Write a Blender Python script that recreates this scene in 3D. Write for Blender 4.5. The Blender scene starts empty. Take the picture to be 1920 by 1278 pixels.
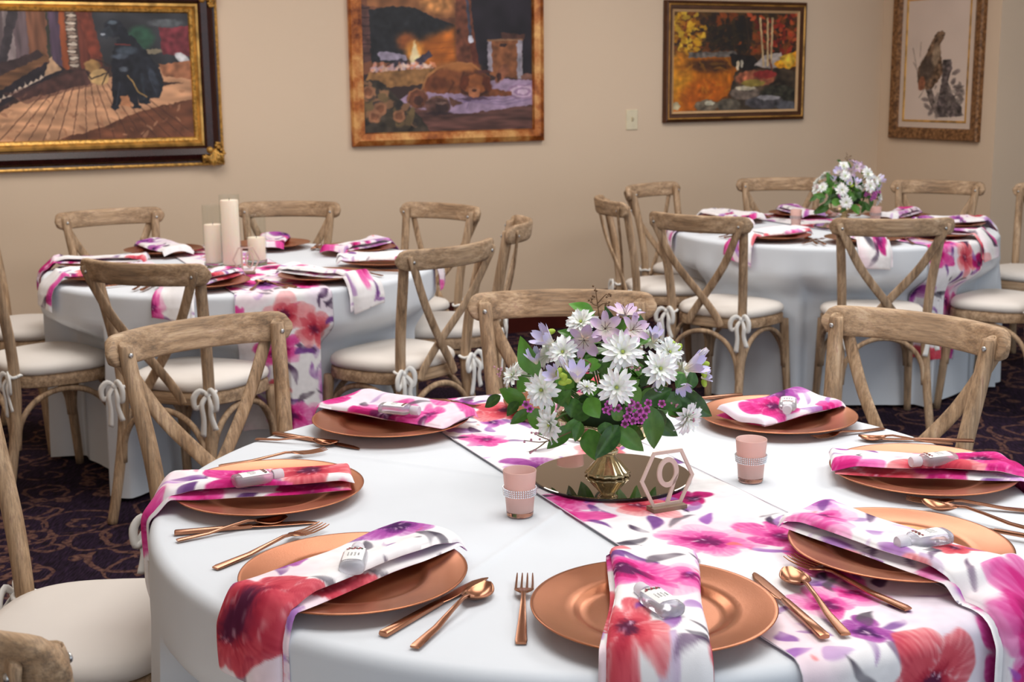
import bpy, bmesh, math, random
import numpy as np
from mathutils import Vector, Matrix

# ------------------------------------------------------------------ camera
F_PX, CXP, CYP = 2500.0, 960.0, 639.0
PITCH, ROLL, CAM_H, TZ = math.radians(11.06), math.radians(-0.57), 1.4567, 0.74
scn = bpy.context.scene
COL = scn.collection
right = Vector((1, 0, 0))
fwd = Vector((0, math.cos(PITCH), -math.sin(PITCH)))
down = Vector((0, -math.sin(PITCH), -math.cos(PITCH)))
c_, s_ = math.cos(ROLL), math.sin(ROLL)
RV = right * c_ - down * s_
DV = right * s_ + down * c_
cam_data = bpy.data.cameras.new('camera')
cam = bpy.data.objects.new('camera', cam_data)
COL.objects.link(cam)
mw = Matrix.Identity(4)
for i in range(3):
    mw[i][0] = RV[i]; mw[i][1] = -DV[i]; mw[i][2] = -fwd[i]
mw.translation = Vector((0, 0, CAM_H))
cam.matrix_world = mw
cam_data.sensor_width = 36.0
cam_data.sensor_fit = 'HORIZONTAL'
cam_data.lens = F_PX / 1920 * 36
cam_data.clip_start = 0.05
cam_data.dof.use_dof = True
cam_data.dof.focus_distance = 2.15
cam_data.dof.aperture_fstop = 10.0
scn.camera = cam

# ------------------------------------------------------------------ light
world = bpy.data.worlds.new('world'); scn.world = world
world.use_nodes = True
bg = world.node_tree.nodes['Background']
bg.inputs[0].default_value = (0.82, 0.91, 1.0, 1)
bg.inputs[1].default_value = 1.25
scn.view_settings.view_transform = 'Standard'
scn.view_settings.look = 'None'
scn.view_settings.exposure = 0.12
scn.view_settings.gamma = 1.0
scn.view_settings.use_curve_mapping = False

def area(name, loc, size, power, col, rot=(0, 0, 0), sy=None):
    l = bpy.data.lights.new(name, 'AREA')
    l.energy = power; l.color = col; l.size = size
    if sy: l.shape = 'RECTANGLE'; l.size_y = sy
    o = bpy.data.objects.new(name, l); COL.objects.link(o)
    o.location = loc; o.rotation_euler = rot
    return o
# the hall's ceiling lights, flush with the ceiling above the picture (daylight comes from the open window side, the world)
for nm, loc in (('ceiling_light_front_offscreen', (0.3, 2.2, 2.94)), ('ceiling_light_left_offscreen', (-1.3, 4.8, 2.94)),
                ('ceiling_light_back_offscreen', (1.4, 5.8, 2.94)), ('ceiling_light_right_offscreen', (2.4, 3.0, 2.94))):
    area(nm, loc, 1.5, 40, (1.0, 0.965, 0.915))

# ------------------------------------------------------------------ helpers
def un(px, py, z):
    x, y = px - CXP, py - CYP
    d = fwd + RV * (x / F_PX) + DV * (y / F_PX)
    return Vector((0, 0, CAM_H)) + d * ((z - CAM_H) / d.z)
def unY(px, py, Y):
    x, y = px - CXP, py - CYP
    d = fwd + RV * (x / F_PX) + DV * (y / F_PX)
    return Vector((0, 0, CAM_H)) + d * (Y / d.y)
def s2l(c):
    return tuple(((v / 255) / 12.92 if v <= 10.3 else (((v / 255) + 0.055) / 1.055) ** 2.4) for v in c)
def smooth01(x):
    x = np.clip(x, 0, 1); return x * x * (3 - 2 * x)

def tag(o, label, cat, group=None, kind=None):
    if label: o['label'] = label
    if cat: o['category'] = cat
    if group: o['group'] = group
    if kind: o['kind'] = kind
    return o
def link(o, parent=None):
    COL.objects.link(o)
    if parent is not None: o.parent = parent
    return o
def thing(name, loc, rz, label, cat, group=None):
    o = bpy.data.objects.new(name, None); link(o)
    o.empty_display_size = 0.05
    o.location = loc; o.rotation_euler = (0, 0, rz)
    return tag(o, label, cat, group)
def obj(name, me, m, parent=None, loc=None, rot=None):
    if m is not None and not me.materials: me.materials.append(m)
    o = bpy.data.objects.new(name, me); link(o, parent)
    if loc is not None: o.location = loc
    if rot is not None: o.rotation_euler = rot
    return o
def dup(root, loc, rz, label=None, group=None):
    def cp(o, par):
        c = o.copy(); COL.objects.link(c); c.parent = par
        for ch in list(o.children):
            cp(ch, c)
        return c
    r = cp(root, None)
    r.location = loc; r.rotation_euler = (0, 0, rz)
    if label: r['label'] = label
    if group: r['group'] = group
    return r

def pymesh(name, vs, fs, smooth=True):
    me = bpy.data.meshes.new(name)
    me.from_pydata([tuple(v) for v in vs], [], fs)
    if smooth: me.polygons.foreach_set('use_smooth', [True] * len(me.polygons))
    me.update()
    return me
class MB:
    """collects shapes into one mesh"""
    def __init__(s): s.v = []; s.f = []; s.mi = []; s.cur = 0
    def add(s, vs, fs):
        o = len(s.v); s.v += [tuple(v) for v in vs]
        s.f += [tuple(i + o for i in f) for f in fs]; s.mi += [s.cur] * len(fs)
        return s
    def box(s, c, d, M=None):
        x, y, z = [k / 2 for k in d]
        vs = [Vector((a * x, b * y, e * z)) for a in (-1, 1) for b in (-1, 1) for e in (-1, 1)]
        if M is not None: vs = [M @ v for v in vs]
        vs = [v + Vector(c) for v in vs]
        return s.add(vs, [(0, 1, 3, 2), (4, 6, 7, 5), (0, 4, 5, 1), (2, 3, 7, 6), (0, 2, 6, 4), (1, 5, 7, 3)])
    def tube(s, pts, rad, n=8, sub=4, cap=True, flat=1.0, up=None):
        pts = [Vector(p) for p in pts]
        if not isinstance(rad, (list, tuple)): rad = [rad] * len(pts)
        P, R = [], []
        m = len(pts)
        for i in range(m - 1):
            p0, p1, p2, p3 = pts[max(i - 1, 0)], pts[i], pts[i + 1], pts[min(i + 2, m - 1)]
            for k in range(sub):
                t = k / sub
                P.append(0.5 * ((2 * p1) + (p2 - p0) * t + (2 * p0 - 5 * p1 + 4 * p2 - p3) * t * t + (3 * p1 - p0 - 3 * p2 + p3) * t ** 3))
                R.append(rad[i] * (1 - t) + rad[i + 1] * t)
        P.append(pts[-1]); R.append(rad[-1])
        vs, fs = [], []
        nrm = None
        for i, p in enumerate(P):
            t = (P[min(i + 1, len(P) - 1)] - P[max(i - 1, 0)])
            if t.length < 1e-9: t = Vector((0, 0, 1))
            t.normalize()
            if nrm is None:
                a = Vector(up) if up else (Vector((1, 0, 0)) if abs(t.x) < 0.9 else Vector((0, 1, 0)))
            else: a = nrm
            if up: a = Vector(up)
            nrm = (a - t * a.dot(t)).normalized()
            b = t.cross(nrm)
            for k in range(n):
                an = 2 * math.pi * k / n
                vs.append(p + (nrm * math.cos(an) * flat + b * math.sin(an)) * R[i])
        for i in range(len(P) - 1):
            for k in range(n):
                fs.append((i * n + k, i * n + (k + 1) % n, (i + 1) * n + (k + 1) % n, (i + 1) * n + k))
        if cap:
            fs.append(tuple(range(n - 1, -1, -1))); fs.append(tuple((len(P) - 1) * n + k for k in range(n)))
        return s.add(vs, fs)
    def lathe(s, prof, n=48, c=(0, 0, 0), flute=None):
        vs, fs = [], []
        for j, (r, z) in enumerate(prof):
            for k in range(n):
                a = 2 * math.pi * k / n
                rr = r * (1 + (flute(j, a) if flute else 0))
                vs.append((c[0] + rr * math.cos(a), c[1] + rr * math.sin(a), c[2] + z))
        for j in range(len(prof) - 1):
            for k in range(n):
                fs.append((j * n + k, j * n + (k + 1) % n, (j + 1) * n + (k + 1) % n, (j + 1) * n + k))
        if prof[0][0] > 1e-6: pass
        return s.add(vs, fs)
    def disc(s, r, z, n=48, c=(0, 0), flip=False):
        vs = [(c[0] + r * math.cos(2 * math.pi * k / n), c[1] + r * math.sin(2 * math.pi * k / n), z) for k in range(n)]
        f = tuple(range(n))
        return s.add(vs, [f[::-1] if flip else f])
    def sphere(s, c, r, n=8, m=6, sc=(1, 1, 1)):
        vs, fs = [], []
        for j in range(m + 1):
            t = math.pi * j / m
            for k in range(n):
                a = 2 * math.pi * k / n
                vs.append((c[0] + r * sc[0] * math.sin(t) * math.cos(a), c[1] + r * sc[1] * math.sin(t) * math.sin(a), c[2] + r * sc[2] * math.cos(t)))
        for j in range(m):
            for k in range(n):
                fs.append((j * n + k, (j + 1) * n + k, (j + 1) * n + (k + 1) % n, j * n + (k + 1) % n))
        return s.add(vs, fs)
    def prism(s, poly, y0, y1):
        """polygon in x,z extruded from y0 to y1"""
        n = len(poly)
        vs = [(x, y0, z) for x, z in poly] + [(x, y1, z) for x, z in poly]
        fs = [tuple(range(n)), tuple(range(2 * n - 1, n - 1, -1))]
        fs += [(i, i + n, (i + 1) % n + n, (i + 1) % n) for i in range(n)]
        return s.add(vs, fs)
    def mesh(s, name, mats=None, smooth=True, auto=None):
        me = pymesh(name, s.v, s.f, smooth)
        if mats:
            for m in mats: me.materials.append(m)
            me.polygons.foreach_set('material_index', s.mi)
        if auto is not None:
            b = bmesh.new(); b.from_mesh(me)
            bmesh.ops.recalc_face_normals(b, faces=b.faces)
            for e in b.edges:
                if len(e.link_faces) == 2 and e.calc_face_angle(0) > math.radians(auto): e.smooth = False
            b.to_mesh(me); b.free()
        return me

def gridmesh(name, V, cols=None, closed_u=False, smooth=True, loop_v=False):
    """V: (n, m, 3) array"""
    n, m = V.shape[:2]
    me = bpy.data.meshes.new(name)
    me.vertices.add(n * m)
    me.vertices.foreach_set('co', V.reshape(-1).astype(np.float32))
    i = np.arange(n if closed_u else n - 1)[:, None]; j = np.arange(m if loop_v else m - 1)[None, :]
    i2 = (i + 1) % n; j2 = (j + 1) % m
    q = np.stack([i * m + j, i2 * m + j, i2 * m + j2, i * m + j2], -1).reshape(-1, 4).astype(np.int32)
    me.loops.add(q.size); me.polygons.add(len(q))
    me.loops.foreach_set('vertex_index', q.reshape(-1))
    me.polygons.foreach_set('loop_start', np.arange(0, q.size, 4, dtype=np.int32))
    if smooth: me.polygons.foreach_set('use_smooth', np.ones(len(q), dtype=bool))
    me.update(calc_edges=True)
    if cols is not None:
        ca = me.color_attributes.new('Col', 'FLOAT_COLOR', 'POINT')
        rgba = np.ones((n * m, 4), np.float32); rgba[:, :3] = cols.reshape(-1, 3)
        ca.data.foreach_set('color', rgba.reshape(-1))
    return me

# ------------------------------------------------------------------ materials
class NT:
    def __init__(s, name):
        s.m = bpy.data.materials.new(name); s.m.use_nodes = True
        s.t = s.m.node_tree; s.b = s.t.nodes['Principled BSDF']
    def n(s, typ, **kw):
        nd = s.t.nodes.new(typ)
        for k, v in kw.items():
            if k.startswith('i_'): nd.inputs[k[2:].replace('_', ' ')].default_value = v
            else: setattr(nd, k, v)
        return nd
    def l(s, a, b): s.t.links.new(a, b)
    def math(s, op, a, b=None, c=None):
        nd = s.n('ShaderNodeMath', operation=op)
        for i, v in enumerate((a, b, c)):
            if v is None: continue
            if isinstance(v, (int, float)): nd.inputs[i].default_value = v
            else: s.l(v, nd.inputs[i])
        return nd.outputs[0]
    def ramp(s, fac, stops):
        nd = s.n('ShaderNodeValToRGB'); s.l(fac, nd.inputs[0])
        el = nd.color_ramp.elements
        while len(el) < len(stops): el.new(0.5)
        for e, (p, c) in zip(el, stops): e.position = p; e.color = (*c, 1)
        return nd.outputs[0]
    def mix(s, fac, a, b, blend='MIX'):
        nd = s.n('ShaderNodeMix', data_type='RGBA', blend_type=blend)
        for inp, v in ((nd.inputs[0], fac), (nd.inputs[6], a), (nd.inputs[7], b)):
            if isinstance(v, (int, float)): inp.default_value = v
            elif isinstance(v, tuple): inp.default_value = (*v, 1)
            else: s.l(v, inp)
        return nd.outputs[2]
    def coord(s, scale=(1, 1, 1), rnd=False):
        tc = s.n('ShaderNodeTexCoord'); mp = s.n('ShaderNodeMapping')
        mp.inputs['Scale'].default_value = scale
        s.l(tc.outputs['Object'], mp.inputs[0])
        if rnd:
            oi = s.n('ShaderNodeObjectInfo')
            cx = s.n('ShaderNodeCombineXYZ')
            for k in range(3): s.l(s.math('MULTIPLY', oi.outputs['Random'], 13.0 + 7 * k), cx.inputs[k])
            s.l(cx.outputs[0], mp.inputs['Location'])
        return mp.outputs[0]
    def noise(s, vec, scale, detail=4, rough=0.5):
        nd = s.n('ShaderNodeTexNoise'); nd.inputs['Scale'].default_value = scale
        nd.inputs['Detail'].default_value = detail; nd.inputs['Roughness'].default_value = rough
        s.l(vec, nd.inputs['Vector']); return nd.outputs[0]
    def base(s, c):
        if isinstance(c, tuple): s.b.inputs['Base Color'].default_value = (*c, 1)
        else: s.l(c, s.b.inputs['Base Color'])
    def set(s, **kw):
        for k, v in kw.items(): s.b.inputs[k.replace('_', ' ')].default_value = v
        return s
    def bump(s, h, strength=0.3, dist=0.01):
        nd = s.n('ShaderNodeBump'); nd.inputs['Strength'].default_value = strength; nd.inputs['Distance'].default_value = dist
        s.l(h, nd.inputs['Height']); s.l(nd.outputs[0], s.b.inputs['Normal'])

def plain(name, srgb, rough=0.5, metal=0.0, var=0.06, vscale=25, bump=0.0, **kw):
    t = NT(name); c = s2l(srgb)
    v = t.coord(); nz = t.noise(v, vscale, 3)
    t.base(t.ramp(nz, [(0.3, tuple(k * (1 - var) for k in c)), (0.7, tuple(min(1, k * (1 + var)) for k in c))]))
    t.set(Roughness=rough, Metallic=metal, **kw)
    if bump: t.bump(nz, bump, 0.002)
    return t.m

def wood(name, scale):
    t = NT(name)
    v = t.coord(scale, rnd=True)
    g1 = t.noise(v, 7.0, 6, 0.7); g2 = t.noise(v, 34.0, 5, 0.75)
    big = t.noise(t.coord((1, 1, 1), rnd=True), 6.0, 2)
    c1 = t.ramp(g1, [(0.30, s2l((98, 74, 54))), (0.44, s2l((158, 128, 98))), (0.58, s2l((196, 168, 138))), (0.75, s2l((220, 202, 178)))])
    c2 = t.ramp(g2, [(0.38, s2l((84, 66, 52))), (0.54, s2l((196, 186, 172)))])
    col = t.mix(0.5, c1, c2, 'OVERLAY')
    grey = t.mix(t.math('MULTIPLY', big, 0.75), col, t.mix(0.5, col, s2l((178, 164, 146))))
    t.base(grey); t.set(Roughness=0.62, Specular_IOR_Level=0.3)
    t.bump(t.math('ADD', g1, t.math('MULTIPLY', g2, 0.7)), 0.35, 0.002)
    return t.m
W_X = wood('weathered_oak_along', (0.3, 6, 6))
W_Z = wood('weathered_oak_upright', (6, 6, 0.3))

def cloth_print(name):
    t = NT(name)
    a = t.n('ShaderNodeAttribute', attribute_name='Col')
    v = t.coord(); w = t.noise(v, 900, 1)
    t.base(a.outputs['Color']); t.set(Roughness=0.88, Specular_IOR_Level=0.2)
    t.bump(w, 0.15, 0.001)
    return t.m
M_PRINT = cloth_print('floral_print_cotton')
def canvas_mat():
    t = NT('painted_canvas')
    a = t.n('ShaderNodeAttribute', attribute_name='Col')
    t.base(a.outputs['Color']); t.set(Roughness=0.45, Specular_IOR_Level=0.35)
    t.bump(t.noise(t.coord(), 120, 3), 0.2, 0.001)
    return t.m
M_CANVAS = canvas_mat()
def linen(name, srgb, bump=0.12):
    t = NT(name); c = s2l(srgb)
    v = t.coord(); nz = t.noise(v, 7, 3); fine = t.noise(v, 700, 1)
    t.base(t.ramp(nz, [(0.3, tuple(k * 0.97 for k in c)), (0.7, c)]))
    t.set(Roughness=0.9, Specular_IOR_Level=0.15)
    t.bump(t.math('ADD', t.math('MULTIPLY', nz, 2.0), t.math('MULTIPLY', fine, 0.12)), bump, 0.004)
    return t.m
M_LINEN = linen('white_table_linen', (222, 228, 236))
M_PAD = linen('ivory_cushion_cloth', (228, 222, 216), 0.08)
M_TIE = linen('white_tie_cloth', (244, 243, 240), 0.08)
def copper(name, srgb, rough, bumpy):
    t = NT(name); c = s2l(srgb); v = t.coord(); nz = t.noise(v, 9, 3); fi = t.noise(v, 420, 2)
    t.base(t.ramp(nz, [(0.3, tuple(k * 0.9 for k in c)), (0.7, tuple(min(1, k * 1.06) for k in c))]))
    t.set(Metallic=0.92, Roughness=rough)
    t.bump(fi, bumpy, 0.0004)
    return t.m
M_COPPER = copper('copper_lacquer', (196, 128, 94), 0.3, 0.22)
M_CUTLERY = copper('brushed_copper', (176, 122, 94), 0.24, 0.05)
M_BOLT = plain('zinc_bolt', (190, 190, 190), 0.3, 0.9)
M_STEEL = plain('grey_steel', (110, 110, 112), 0.4, 0.8)
M_TABLEWOOD = plain('table_plywood', (150, 118, 84), 0.6)

# ------------------------------------------------------------------ the room
PHI = math.radians(26.2)
U2 = Vector((math.cos(PHI), math.sin(PHI), 0)); MV = Vector((math.sin(PHI), -math.cos(PHI), 0))
W0 = Vector((0.0605, 7.745, 0)); CORNER = W0 + U2 * 2.649; JOG = CORNER + MV * 1.007
ROOM_H = 2.95

def wall_paint():
    t = NT('cream_wall_paint')
    v = t.coord(); nz = t.noise(v, 160, 3); big = t.noise(v, 1.1, 2)
    c = s2l((226, 203, 178))
    t.base(t.ramp(big, [(0.3, tuple(k * 0.96 for k in c)), (0.7, c)]))
    t.set(Roughness=0.75, Specular_IOR_Level=0.2)
    t.bump(nz, 0.12, 0.003)
    return t.m
M_WALL = wall_paint()
def carpet_mat():
    t = NT('dark_scroll_carpet')
    v = t.coord()
    wob = t.n('ShaderNodeTexNoise'); wob.inputs['Scale'].default_value = 7.0; t.l(v, wob.inputs['Vector'])
    vv = t.n('ShaderNodeVectorMath', operation='MULTIPLY_ADD')
    t.l(wob.outputs[1], vv.inputs[0]); vv.inputs[1].default_value = (0.10, 0.10, 0); t.l(v, vv.inputs[2])
    masks = []
    for sc, off, k, wd in ((2.9, 0.0, 2.3, 0.07), (3.7, 5.3, -2.6, 0.07), (5.2, 11.7, 2.4, 0.10)):
        mp = t.n('ShaderNodeMapping'); mp.inputs['Scale'].default_value = (sc, sc, sc); mp.inputs['Location'].default_value = (off, off * 1.7, 0)
        t.l(vv.outputs[0], mp.inputs[0])
        vo = t.n('ShaderNodeTexVoronoi', voronoi_dimensions='2D', feature='F1'); vo.inputs['Scale'].default_value = 1.0
        vo.inputs['Randomness'].default_value = 0.75
        t.l(mp.outputs[0], vo.inputs['Vector'])
        d = t.n('ShaderNodeVectorMath', operation='SUBTRACT'); t.l(mp.outputs[0], d.inputs[0]); t.l(vo.outputs['Position'], d.inputs[1])
        sx = t.n('ShaderNodeSeparateXYZ'); t.l(d.outputs[0], sx.inputs[0])
        sc_ = t.n('ShaderNodeSeparateColor'); t.l(vo.outputs['Color'], sc_.inputs[0])
        ang = t.math('DIVIDE', t.math('ARCTAN2', sx.outputs[1], sx.outputs[0]), 2 * math.pi)
        sp = t.math('FRACT', t.math('ADD', t.math('ADD', t.math('MULTIPLY', vo.outputs['Distance'], k), ang), t.math('MULTIPLY', sc_.outputs[0], 3.0)))
        line = t.math('LESS_THAN', t.math('ABSOLUTE', t.math('SUBTRACT', sp, 0.5)), wd)
        near = t.math('LESS_THAN', vo.outputs['Distance'], 0.52)
        keep = t.math('GREATER_THAN', sc_.outputs[1], 0.30)
        masks.append(t.math('MULTIPLY', t.math('MULTIPLY', line, near), keep))
    lf = t.n('ShaderNodeTexVoronoi', voronoi_dimensions='2D'); lf.inputs['Scale'].default_value = 8.5
    t.l(vv.outputs[0], lf.inputs['Vector'])
    sl = t.n('ShaderNodeSeparateColor'); t.l(lf.outputs['Color'], sl.inputs[0])
    leaf = t.math('MULTIPLY', t.math('LESS_THAN', lf.outputs['Distance'], 0.24), t.math('GREATER_THAN', sl.outputs[0], 0.72))
    m = t.math('MAXIMUM', t.math('MAXIMUM', masks[0], masks[1]), t.math('MAXIMUM', masks[2], leaf))
    brk = t.noise(v, 55, 3)
    m = t.math('MULTIPLY', m, t.math('MULTIPLY', t.math('GREATER_THAN', brk, 0.40), t.math('ADD', t.math('MULTIPLY', brk, 1.1), 0.1)))
    st = t.coord((60, 7, 1)); streak = t.noise(st, 3.0, 3)
    basec = t.ramp(streak, [(0.35, s2l((20, 13, 20))), (0.6, s2l((46, 32, 52))), (0.8, s2l((66, 50, 72)))])
    fz = t.noise(v, 420, 2)
    sc2 = t.ramp(brk, [(0.3, s2l((84, 56, 48))), (0.7, s2l((132, 96, 84)))])
    t.base(t.mix(m, basec, sc2)); t.set(Roughness=0.95, Specular_IOR_Level=0.1)
    t.bump(fz, 0.6, 0.004)
    return t.m
def plane_obj(name, pts, m, kind='structure'):
    me = pymesh(name, pts, [tuple(range(len(pts)))], False)
    o = obj(name, me, m); o['kind'] = kind
    return o
B = W0 - U2 * 5.2; JR = JOG + U2 * 2.6
NB = MV * 9.8
def prism_wall(name, a, b, thick, h=ROOM_H, z0=0.0, m=None, slab_dir=None):
    d = (b - a).normalized(); nrm = slab_dir
    vs = [a, b, b + nrm * thick, a + nrm * thick]
    vs = [Vector((p.x, p.y, z0)) for p in vs] + [Vector((p.x, p.y, z0 + h)) for p in vs]
    me = pymesh(name, vs, [(0, 1, 2, 3), (7, 6, 5, 4), (0, 4, 5, 1), (1, 5, 6, 2), (2, 6, 7, 3), (3, 7, 4, 0)], False)
    bmx = bmesh.new(); bmx.from_mesh(me); bmesh.ops.recalc_face_normals(bmx, faces=bmx.faces); bmx.to_mesh(me); bmx.free()
    o = obj(name, me, m or M_WALL); o['kind'] = 'structure'
    return o
plane_obj('floor', [B + NB, JR + NB + U2 * 0.0, Vector((JR.x, JR.y, 0)) - MV * 1.007, B], carpet_mat())
plane_obj('ceiling', [Vector((p.x, p.y, ROOM_H)) for p in (B, JR - MV * 1.007, JR + NB, B + NB)], plain('ceiling_paint', (232, 226, 216), 0.8))
prism_wall('wall_back', B, CORNER + U2 * 0.12, 0.12, slab_dir=-MV)
prism_wall('light_block_wall_left', B, B + MV * 7.5, 0.12, slab_dir=-U2)  # unseen wall, added to keep side sky light off the right wall
prism_wall('wall_right', CORNER, JOG, 0.12, slab_dir=U2)
prism_wall('light_block_wall_far_right', JR, JR + MV * 4.5, 0.12, slab_dir=U2)  # added out of view to cut the sky light falling on the jog
prism_wall('wall_jog', JOG + U2 * 0.12, JR, 0.12, slab_dir=-MV)
M_BASE = plain('dark_cherry_baseboard', (70, 24, 18), 0.35, var=0.15, vscale=12)
def baseboard(name, a, b, inward):
    o = prism_wall(name, a, b, 0.022, 0.19, 0, M_BASE, inward)
    cap = prism_wall('baseboard_cap', a, b, 0.030, 0.022, 0.19, M_BASE, inward)
    cap.parent = o; del cap['kind']
    return o
baseboard('baseboard_back', B, CORNER, MV)
baseboard('baseboard_right', CORNER, JOG, -U2)
baseboard('baseboard_jog', JOG, JR, MV)

def wall_pos(s, z, off=0.0): return W0 + U2 * s + MV * off + Vector((0, 0, z))
def rwall_pos(s, z, off=0.0): return CORNER + MV * s - U2 * off + Vector((0, 0, z))
# light switch
sw = thing('light_switch', wall_pos(0.744, 1.218, 0.0), PHI, 'ivory light switch plate on the cream wall between two paintings', 'light switch')
mb = MB(); 
for k, (w, h, y) in enumerate(((0.040, 0.060, 0), (0.040, 0.060, -0.004), (0.036, 0.056, -0.007))): pass
vs = [(sx * w, y, sz * h) for w, h, y in ((0.040, 0.060, 0), (0.040, 0.060, -0.004), (0.036, 0.056, -0.007)) for sx, sz in ((-1, -1), (1, -1), (1, 1), (-1, 1))]
fs = [(4 * k + i, 4 * k + (i + 1) % 4, 4 * k + 4 + (i + 1) % 4, 4 * k + 4 + i) for k in range(2) for i in range(4)] + [(8, 9, 10, 11)]
obj('cover_plate', pymesh('cover_plate', vs, fs, False), plain('ivory_plastic', (226, 214, 184), 0.4), sw)
mb = MB(); mb.box((0, -0.012, 0.004), (0.010, 0.014, 0.022), Matrix.Rotation(0.5, 3, 'X'))
obj('toggle', mb.mesh('toggle', smooth=False), plain('ivory_toggle', (214, 202, 172), 0.4), sw)

# ------------------------------------------------------------------ painted pictures
RNG = np.random.default_rng(7)
def fnoise(h, w, sig, seed=0):
    r = np.random.default_rng(seed).standard_normal((h, w))
    fy = np.fft.fftfreq(h)[:, None]; fx = np.fft.fftfreq(w)[None, :]
    sy, sx = (sig if isinstance(sig, tuple) else (sig, sig))
    g = np.exp(-2 * (math.pi ** 2) * ((fy * sy) ** 2 + (fx * sx) ** 2))
    o = np.fft.ifft2(np.fft.fft2(r) * g).real
    o -= o.mean(); return o / (o.std() + 1e-9)
class Paint:
    """flat picture built up stroke by stroke; coordinates in a given box"""
    def __init__(s, w, h, box, bgc):
        s.w, s.h = w, h; s.x0, s.y0, s.x1, s.y1 = box
        s.X, s.Y = np.meshgrid(s.x0 + (np.arange(w) + .5) / w * (s.x1 - s.x0), s.y0 + (np.arange(h) + .5) / h * (s.y1 - s.y0))
        s.C = np.ones((h, w, 3)) * np.array(bgc, float)
        k = (s.x1 - s.x0) / w
        s.wx = fnoise(h, w, 2, 11) * k * .7; s.wy = fnoise(h, w, 2, 12) * k * .7; s.k = k
    def lay(s, a, c, var=0.0, seed=1, sig=3):
        c = np.array(c, float)
        cc = c if not var else np.clip(c * (1 + var * fnoise(s.h, s.w, sig, seed))[..., None], 0, 255) if True else c
        if var: cc = np.clip(c[None, None] * (1 + var * fnoise(s.h, s.w, sig, seed)[..., None] * .65), 0, 255)
        a = np.clip(a, 0, 1)[..., None]; s.C = s.C * (1 - a) + cc * a
    def poly(s, pts, c, soft=1.5, var=0.12, seed=1, sig=3, alpha=1):
        X, Y = s.X + s.wx, s.Y + s.wy
        ins = np.zeros(X.shape, bool); dist = np.full(X.shape, 1e9)
        n = len(pts)
        for i in range(n):
            (xa, ya), (xb, yb) = pts[i], pts[(i + 1) % n]
            if ya != yb:
                cr = ((ya > Y) != (yb > Y)) & (X < (xb - xa) * (Y - ya) / (yb - ya) + xa); ins ^= cr
            L = (xb - xa) ** 2 + (yb - ya) ** 2 + 1e-9
            t = np.clip(((X - xa) * (xb - xa) + (Y - ya) * (yb - ya)) / L, 0, 1)
            dist = np.minimum(dist, np.hypot(X - xa - t * (xb - xa), Y - ya - t * (yb - ya)))
        sd = np.where(ins, dist, -dist)
        s.lay(alpha * smooth01(sd / (soft * s.k) + 0.5), c, var, seed, sig)
    def ell(s, cx, cy, rx, ry, c, rot=0, soft=0.25, var=0.12, seed=2, sig=3, alpha=1):
        X, Y = s.X + s.wx - cx, s.Y + s.wy - cy
        co, si = math.cos(rot), math.sin(rot)
        d = np.hypot((X * co + Y * si) / rx, (-X * si + Y * co) / ry)
        s.lay(alpha * smooth01((1 - d) / soft + 0.5), c, var, seed, sig)
    def line(s, pts, wd, c, var=0.1, seed=3, alpha=1):
        X, Y = s.X + s.wx * .5, s.Y + s.wy * .5; dist = np.full(X.shape, 1e9)
        for (xa, ya), (xb, yb) in zip(pts[:-1], pts[1:]):
            L = (xb - xa) ** 2 + (yb - ya) ** 2 + 1e-9
            t = np.clip(((X - xa) * (xb - xa) + (Y - ya) * (yb - ya)) / L, 0, 1)
            dist = np.minimum(dist, np.hypot(X - xa - t * (xb - xa), Y - ya - t * (yb - ya)))
        s.lay(alpha * smooth01((wd / 2 - dist) / (1.2 * s.k) + 0.5), c, var, seed)
    def dabs(s, box, n, size, cols, seed=5, alpha=0.8, elong=1.6, mask=None):
        r = np.random.default_rng(seed)
        for _ in range(n):
            cx = r.uniform(box[0], box[2]); cy = r.uniform(box[1], box[3])
            if mask is not None and not mask(cx, cy): continue
            rr = size * r.uniform(.5, 1.4); c = np.array(cols[r.integers(len(cols))], float) * r.uniform(.85, 1.15)
            s.ellw(cx, cy, rr * elong, rr / elong, r.uniform(0, 3.14), np.clip(c, 0, 255), alpha)
    def ellw(s, cx, cy, rx, ry, rot, c, alpha):
        R = max(rx, ry) * 1.5
        i0 = max(0, int((cx - R - s.x0) / s.k)); i1 = min(s.w, int((cx + R - s.x0) / s.k) + 2)
        ky = (s.y1 - s.y0) / s.h
        j0 = max(0, int((cy - R - s.y0) / ky)); j1 = min(s.h, int((cy + R - s.y0) / ky) + 2)
        if i1 <= i0 or j1 <= j0: return
        X = s.X[j0:j1, i0:i1] + s.wx[j0:j1, i0:i1] - cx; Y = s.Y[j0:j1, i0:i1] + s.wy[j0:j1, i0:i1] - cy
        co, si = math.cos(rot), math.sin(rot)
        d = np.hypot((X * co + Y * si) / rx, (-X * si + Y * co) / ry)
        a = (alpha * smooth01((1 - d) / .4 + .5))[..., None]
        s.C[j0:j1, i0:i1] = s.C[j0:j1, i0:i1] * (1 - a) + np.array(c, float) * a
    def linear(s):
        c = np.clip(s.C, 0, 255) / 255
        return np.where(c <= .04045, c / 12.92, ((c + .055) / 1.055) ** 2.4)
    def canvas(s, name, x0, x1, z0, z1, y, parent):
        L = s.linear()[::-1]                                   # bottom row first
        xs = np.linspace(x0, x1, s.w); zs = np.linspace(z0, z1, s.h)
        V = np.zeros((s.w, s.h, 3)); V[..., 0] = xs[:, None]; V[..., 1] = y; V[..., 2] = zs[None, :]
        return obj(name, gridmesh(name, V, np.transpose(L, (1, 0, 2)), smooth=False), M_CANVAS, parent)

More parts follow.
